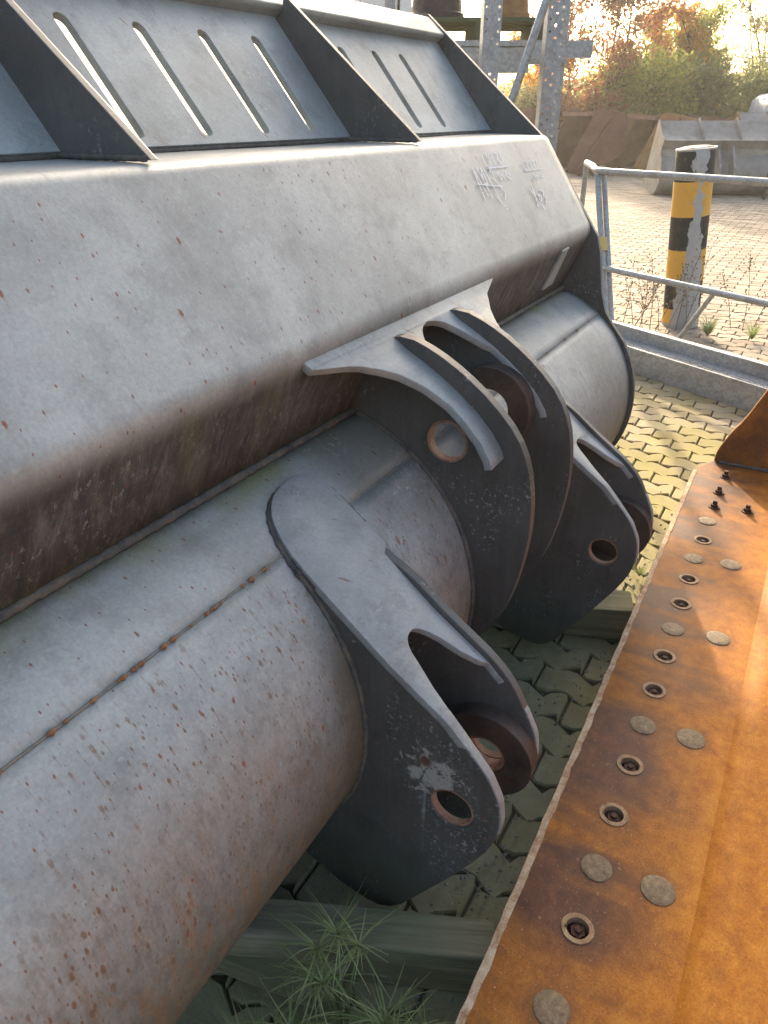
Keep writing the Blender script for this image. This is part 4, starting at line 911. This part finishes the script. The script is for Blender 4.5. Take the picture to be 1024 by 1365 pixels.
def tree(name, label, x, y, h, spread, leafmat, n, size, stems=1, crown_lo=0.3, cat='tree', grp=None, clump=26, zb=0.9, twig=70, drop=0.0):
    o = empty(name, (x, y, 0)); tag(o, label, cat, grp)
    tb = MB(); tips = []
    for s_ in range(stems):
        a0 = random.uniform(0, 2 * pi); ln = random.uniform(0.05, 0.22) * (1 if stems > 1 else .3)
        base = Vector((cos(a0) * .12 * stems, sin(a0) * .12 * stems, zb - 1.0)); pts = [base]; p = base.copy(); dirv = Vector((cos(a0) * ln, sin(a0) * ln, 1))
        for k in range(9):
            p = p + dirv.normalized() * h / 9.5; dirv += Vector((random.gauss(0, .10), random.gauss(0, .10), 0)); pts.append(p.copy())
            if k > 1: tips.append((p.copy(), k))
        tb.tube(pts, [0.011 * h * (1 - i / 10.5) / (stems ** .4) + 0.004 for i in range(10)], 6)
    L = leaf = MB()
    for k in range(twig):
        p, q = random.choice(tips); a = random.uniform(0, 2 * pi); el = random.uniform(.15, 1.1); ln = spread * random.uniform(.3, 1.0) * (1.15 - q / 12)
        dr = Vector((cos(a) * cos(el), sin(a) * cos(el), sin(el))); e = p + dr * ln; mid = p + dr * ln * .5 + Vector((0, 0, -.06 * ln))
        tb.tube([p, mid, e], [0.0035 * h * .5 + .004, 0.006 + .001 * h, 0.004], 4, False)
        for t in (0.55, 0.8, 1.0):
            if random.random() < drop: continue
            c_ = p.lerp(e, t); rr = spread * random.uniform(.16, .34)
            leaves(L, c_, (rr, rr, rr * .8), int(n / twig / 2.4 * random.uniform(.3, 1.7)), size)
        for _ in range(3):
            t = random.uniform(.3, 1); c_ = p.lerp(e, t); d2 = (dr + Vector((random.gauss(0, .5), random.gauss(0, .5), random.gauss(.2, .4)))).normalized() * ln * .4
            tb.tube([c_, c_ + d2], [0.006, 0.003], 3, False)
    tb.obj('trunk', 'bark', o); L.obj('crown', leafmat, o)
    return o
T = 'trees and shrubs behind the yard'
tree('russet_tree', 'tall russet-leaved tree right of the perforated rack post', 6.6, 27.5, 7.2, 2.2, 'l_red', 9000, 0.075, 3, grp=T, twig=110)
tree('russet_tree', 'small golden-brown tree seen between the two rack posts', 4.9, 28.5, 4.6, 1.4, 'l_orange', 2600, 0.07, 2, grp=T, twig=50)
tree('green_bush', 'broad yellow-green bush left of the golden tree', 8.6, 27.0, 2.7, 2.1, 'l_green', 12000, 0.075, 5, grp=T, cat='bush', twig=120)
tree('green_bush', 'dull green bush in front of the foot of the golden tree', 10.4, 27.0, 2.6, 2.0, 'l_deep', 11000, 0.075, 5, grp=T, cat='bush', twig=110)
tree('golden_tree', 'narrow golden-orange tree rising above the green bushes', 11.0, 28.4, 4.8, 1.15, 'l_orange', 5200, 0.075, 2, grp=T, twig=90)
tree('green_tree', 'green tree with thinning leaves behind the golden one', 10.0, 29.5, 4.4, 1.7, 'l_green', 5200, 0.07, 3, grp=T, twig=90)
tree('bare_tree', 'thin half-bare tree with upright twigs right of the golden tree', 13.4, 28.0, 6.2, 1.9, 'l_olive', 7000, 0.06, 6, grp=T, twig=130, drop=.35)
tree('bare_tree', 'half-bare olive tree at the right edge of the photograph', 15.6, 28.5, 5.6, 2.1, 'l_olive', 8000, 0.06, 6, grp=T, twig=130, drop=.25)
tree('olive_bush', 'low olive-brown bush at the right above the stored buckets', 13.8, 26.6, 1.9, 1.9, 'l_olive', 8000, 0.07, 5, grp=T, cat='bush', twig=90)
tree('olive_bush', 'reddish low bush at the foot of the russet tree', 6.3, 26.6, 1.6, 1.8, 'l_red', 5000, 0.07, 5, grp=T, cat='bush', twig=70)
tree('olive_bush', 'olive bush low behind the two rack posts', 4.2, 27.0, 1.8, 1.8, 'l_olive', 5000, 0.07, 5, grp=T, cat='bush', twig=70)
hb = MB()
for k in range(34000):
    x = random.uniform(2.5, 24); y = random.uniform(30.5, 34); z = 0.9 + random.random() ** 1.4 * (1.7 + 0.7 * noise.noise(Vector((x * .4, 0, 0)))); s = .085
    a = Vector((random.gauss(0, 1), random.gauss(0, 1), random.gauss(0, 1))).normalized(); b = a.cross(Vector((random.gauss(0, 1), .3, random.gauss(0, 1)))).normalized(); p = Vector((x, y, z))
    hb.add([p - a * s, p - b * s * .6, p + a * s, p + b * s * .6], [(0, 1, 2, 3)])
o = hb.obj('hedge', 'l_olive'); tag(o, 'dense olive hedge closing off the far side of the yard', 'hedge', kind='stuff')

# ================================================================== small plants and debris
def blades(mb, c, n, L, wd, droop=0.8, up=0.9):
    for _ in range(n):
        a = random.uniform(0, 2 * pi); l = L * random.uniform(.5, 1.1); h = up * random.uniform(.5, 1.2); sd2 = Vector((-sin(a), cos(a), 0)); w0 = wd * random.uniform(.6, 1.1)
        pts = []
        for i in range(6):
            t = i / 5; r = l * t * (0.35 + .65 * t) ; z = l * h * (t - droop * .55 * t * t)
            pts.append(Vector(c) + Vector((cos(a) * r, sin(a) * r, z)) + sd2 * 0.1 * l * sin(t * 2 + a * 3) * t)
        vs = []
        for i, p in enumerate(pts): ww = w0 * (1 - (i / 5) ** 1.6) + .0003; vs += [p - sd2 * ww, p + sd2 * ww]
        mb.add(vs, [(2 * i, 2 * i + 1, 2 * i + 3, 2 * i + 2) for i in range(5)])
def grass_plant(label, s, d, z, stems, L, wd, grp='grass tufts growing under the bucket', mat='grass'):
    p = U * s + N * d; o = empty('grass_tuft', (p.x, p.y, z)); tag(o, label, 'grass tuft', grp)
    for (dx, dy, h) in stems:
        m1 = MB(); top = Vector((dx, dy, h)); m1.tube([(dx * .2, dy * .2, 0), (dx * .55, dy * .5, h * .6), top], [0.0022, .0018, .0015], 5)
        m1.obj('stem', mat, o)
        m2 = MB(); blades(m2, top, 14, L * 1.25, wd * .95, 1.7, 0.75); blades(m2, top, 8, L * .9, wd * .8, 1.0, 1.0); m2.obj('leaf_whorl', mat, o)
    return o
def stems(n, sp, h0, h1): return [(random.uniform(-sp, sp), random.uniform(-sp, sp), random.uniform(h0, h1)) for _ in range(n)]
grass_plant('tall thin grass tuft standing against the foot of the nearest lug', 0.62, 0.44, 0.0, stems(6, 0.05, 0.10, 0.27), 0.09, 0.0015)
grass_plant('bushy grass tuft in the lower middle of the photograph between bucket and edge plate', 0.56, 0.385, 0.0, stems(9, 0.07, 0.03, 0.16), 0.10, 0.0016)
grass_plant('grass tuft closest to the rusted plate at the lower edge', 0.60, 0.29, 0.0, stems(6, 0.05, 0.02, 0.10), 0.10, 0.0015)
grass_plant('leftmost grass tuft at the lower edge, beside the rounded belly', 0.46, 0.475, 0.0, stems(7, 0.06, 0.03, 0.15), 0.10, 0.0015)
grass_plant('grass tuft cut off by the lower edge of the photograph', 0.45, 0.36, 0.0, stems(9, 0.08, 0.02, 0.10), 0.11, 0.0016)
def ground_clump(label, x, y, n, L, mat='grass'):
    mb = MB(); blades(mb, (0, 0, 0), n, L, .0022, .4, 1.4); o = mb.obj('weed_clump', mat); o.location = (x, y, 0.012); tag(o, label, 'weed', 'weeds in the paving joints')
ground_clump('green weed at the foot of the striped bollard', 2.42, 5.5, 160, 0.16); ground_clump('grassy weed right of the bollard below the railing brace', 2.72, 5.42, 120, 0.13)
ground_clump('small green weed in a joint beside the rusted edge plate', *(U * 2.42 + N * 0.31).xy, 60, 0.035)
ground_clump('tiny weed in the sunlit joint short of the rusted edge', *(U * 2.32 + N * 0.42).xy, 30, 0.03)
def dry_weed(label, x, y, n, h):
    o = empty('dry_weed', (x, y, 0)); tag(o, label, 'dry weed', 'dry stalks along the railing')
    for k in range(n):
        mb = MB(); a = random.uniform(0, 2 * pi); b = Vector((random.uniform(-.14, .14), random.uniform(-.06, .06), 0)); tp = b + Vector((cos(a) * .15, sin(a) * .15, h * random.uniform(.6, 1.1)))
        mb.tube([b, b.lerp(tp, .5) + Vector((.02, 0, 0)), tp], [.003, .0024, .0014], 4)
        for q in range(16):
            c_ = b.lerp(tp, random.uniform(.35, 1)); dv = Vector((random.gauss(0, .03), random.gauss(0, .03), random.uniform(.0, .06))); mb.tube([c_, c_ + dv], [.0014, .001], 3)
            mb.add([c_ + dv + Vector(v) * .007 for v in ((-1, 0, 0), (0, 0, -1), (1, 0, 0), (0, 0, 1))], [(0, 1, 2, 3)])
        mb.obj('stalk', 'dry', o)
dry_weed('cluster of dry brown stalks just right of the railing post', 1.98, 5.75, 7, 0.62)
dry_weed('dry brown stalks between railing post and bollard', 2.2, 5.72, 6, 0.60)
dry_weed('sparse dry stalks right of the bollard behind the rails', 2.85, 5.75, 4, 0.5)
hz = bpy.data.materials.new('added_haze'); hz.use_nodes = True; ht = hz.node_tree  # added haze volume, stands in for veiling glare and lifts the shadows
for n_ in list(ht.nodes):
    if n_.type != 'OUTPUT_MATERIAL': ht.nodes.remove(n_)
pv = ht.nodes.new('ShaderNodeVolumePrincipled'); pv.inputs['Density'].default_value = 0.0015; pv.inputs['Color'].default_value = (1.0, 0.97, 0.90, 1); pv.inputs['Anisotropy'].default_value = 0.45
ht.links.new(pv.outputs[0], ht.nodes['Material Output'].inputs['Volume'])
hm = MB().box(-400, 400, -400, 400, -1.1, 9.5).mesh('haze'); hm.materials.append(hz); ho = bpy.data.objects.new('haze', hm); COL.objects.link(ho); tag(ho, 'thin warm haze volume added over the yard to lighten background and shadows', kind='stuff')
SC.cycles.volume_bounces = 0
gb = MB()
def stone(p, r):
    vs = [Vector(v).normalized() * r * random.uniform(.6, 1.2) for v in ((1, 0, 0), (-1, 0, 0), (0, 1, 0), (0, -1, 0), (0, 0, .7), (0, 0, -.7))]
    gb.add([Vector(p) + v for v in vs], [(0, 2, 4), (2, 1, 4), (1, 3, 4), (3, 0, 4), (2, 0, 5), (1, 2, 5), (3, 1, 5), (0, 3, 5)])
for k in range(1500):
    c_ = random.choice([(1.02, .36, .12, .10), (1.75, .50, .28, .14), (1.45, .40, .3, .1), (0.95, .5, .15, .15), (0.55, .4, .25, .2), (2.3, .3, .5, .05)])
    s, d = random.gauss(c_[0], c_[2]), random.gauss(c_[1], c_[3])
    p = U * s + N * d; stone((p.x, p.y, 0.016), random.choice([.0012, .0015, .002, .0025, .003, .006]))
tag(gb.obj('gravel_litter', 'gravel'), 'loose grit and crumbs scattered on the paving under the bucket', 'gravel', kind='stuff')
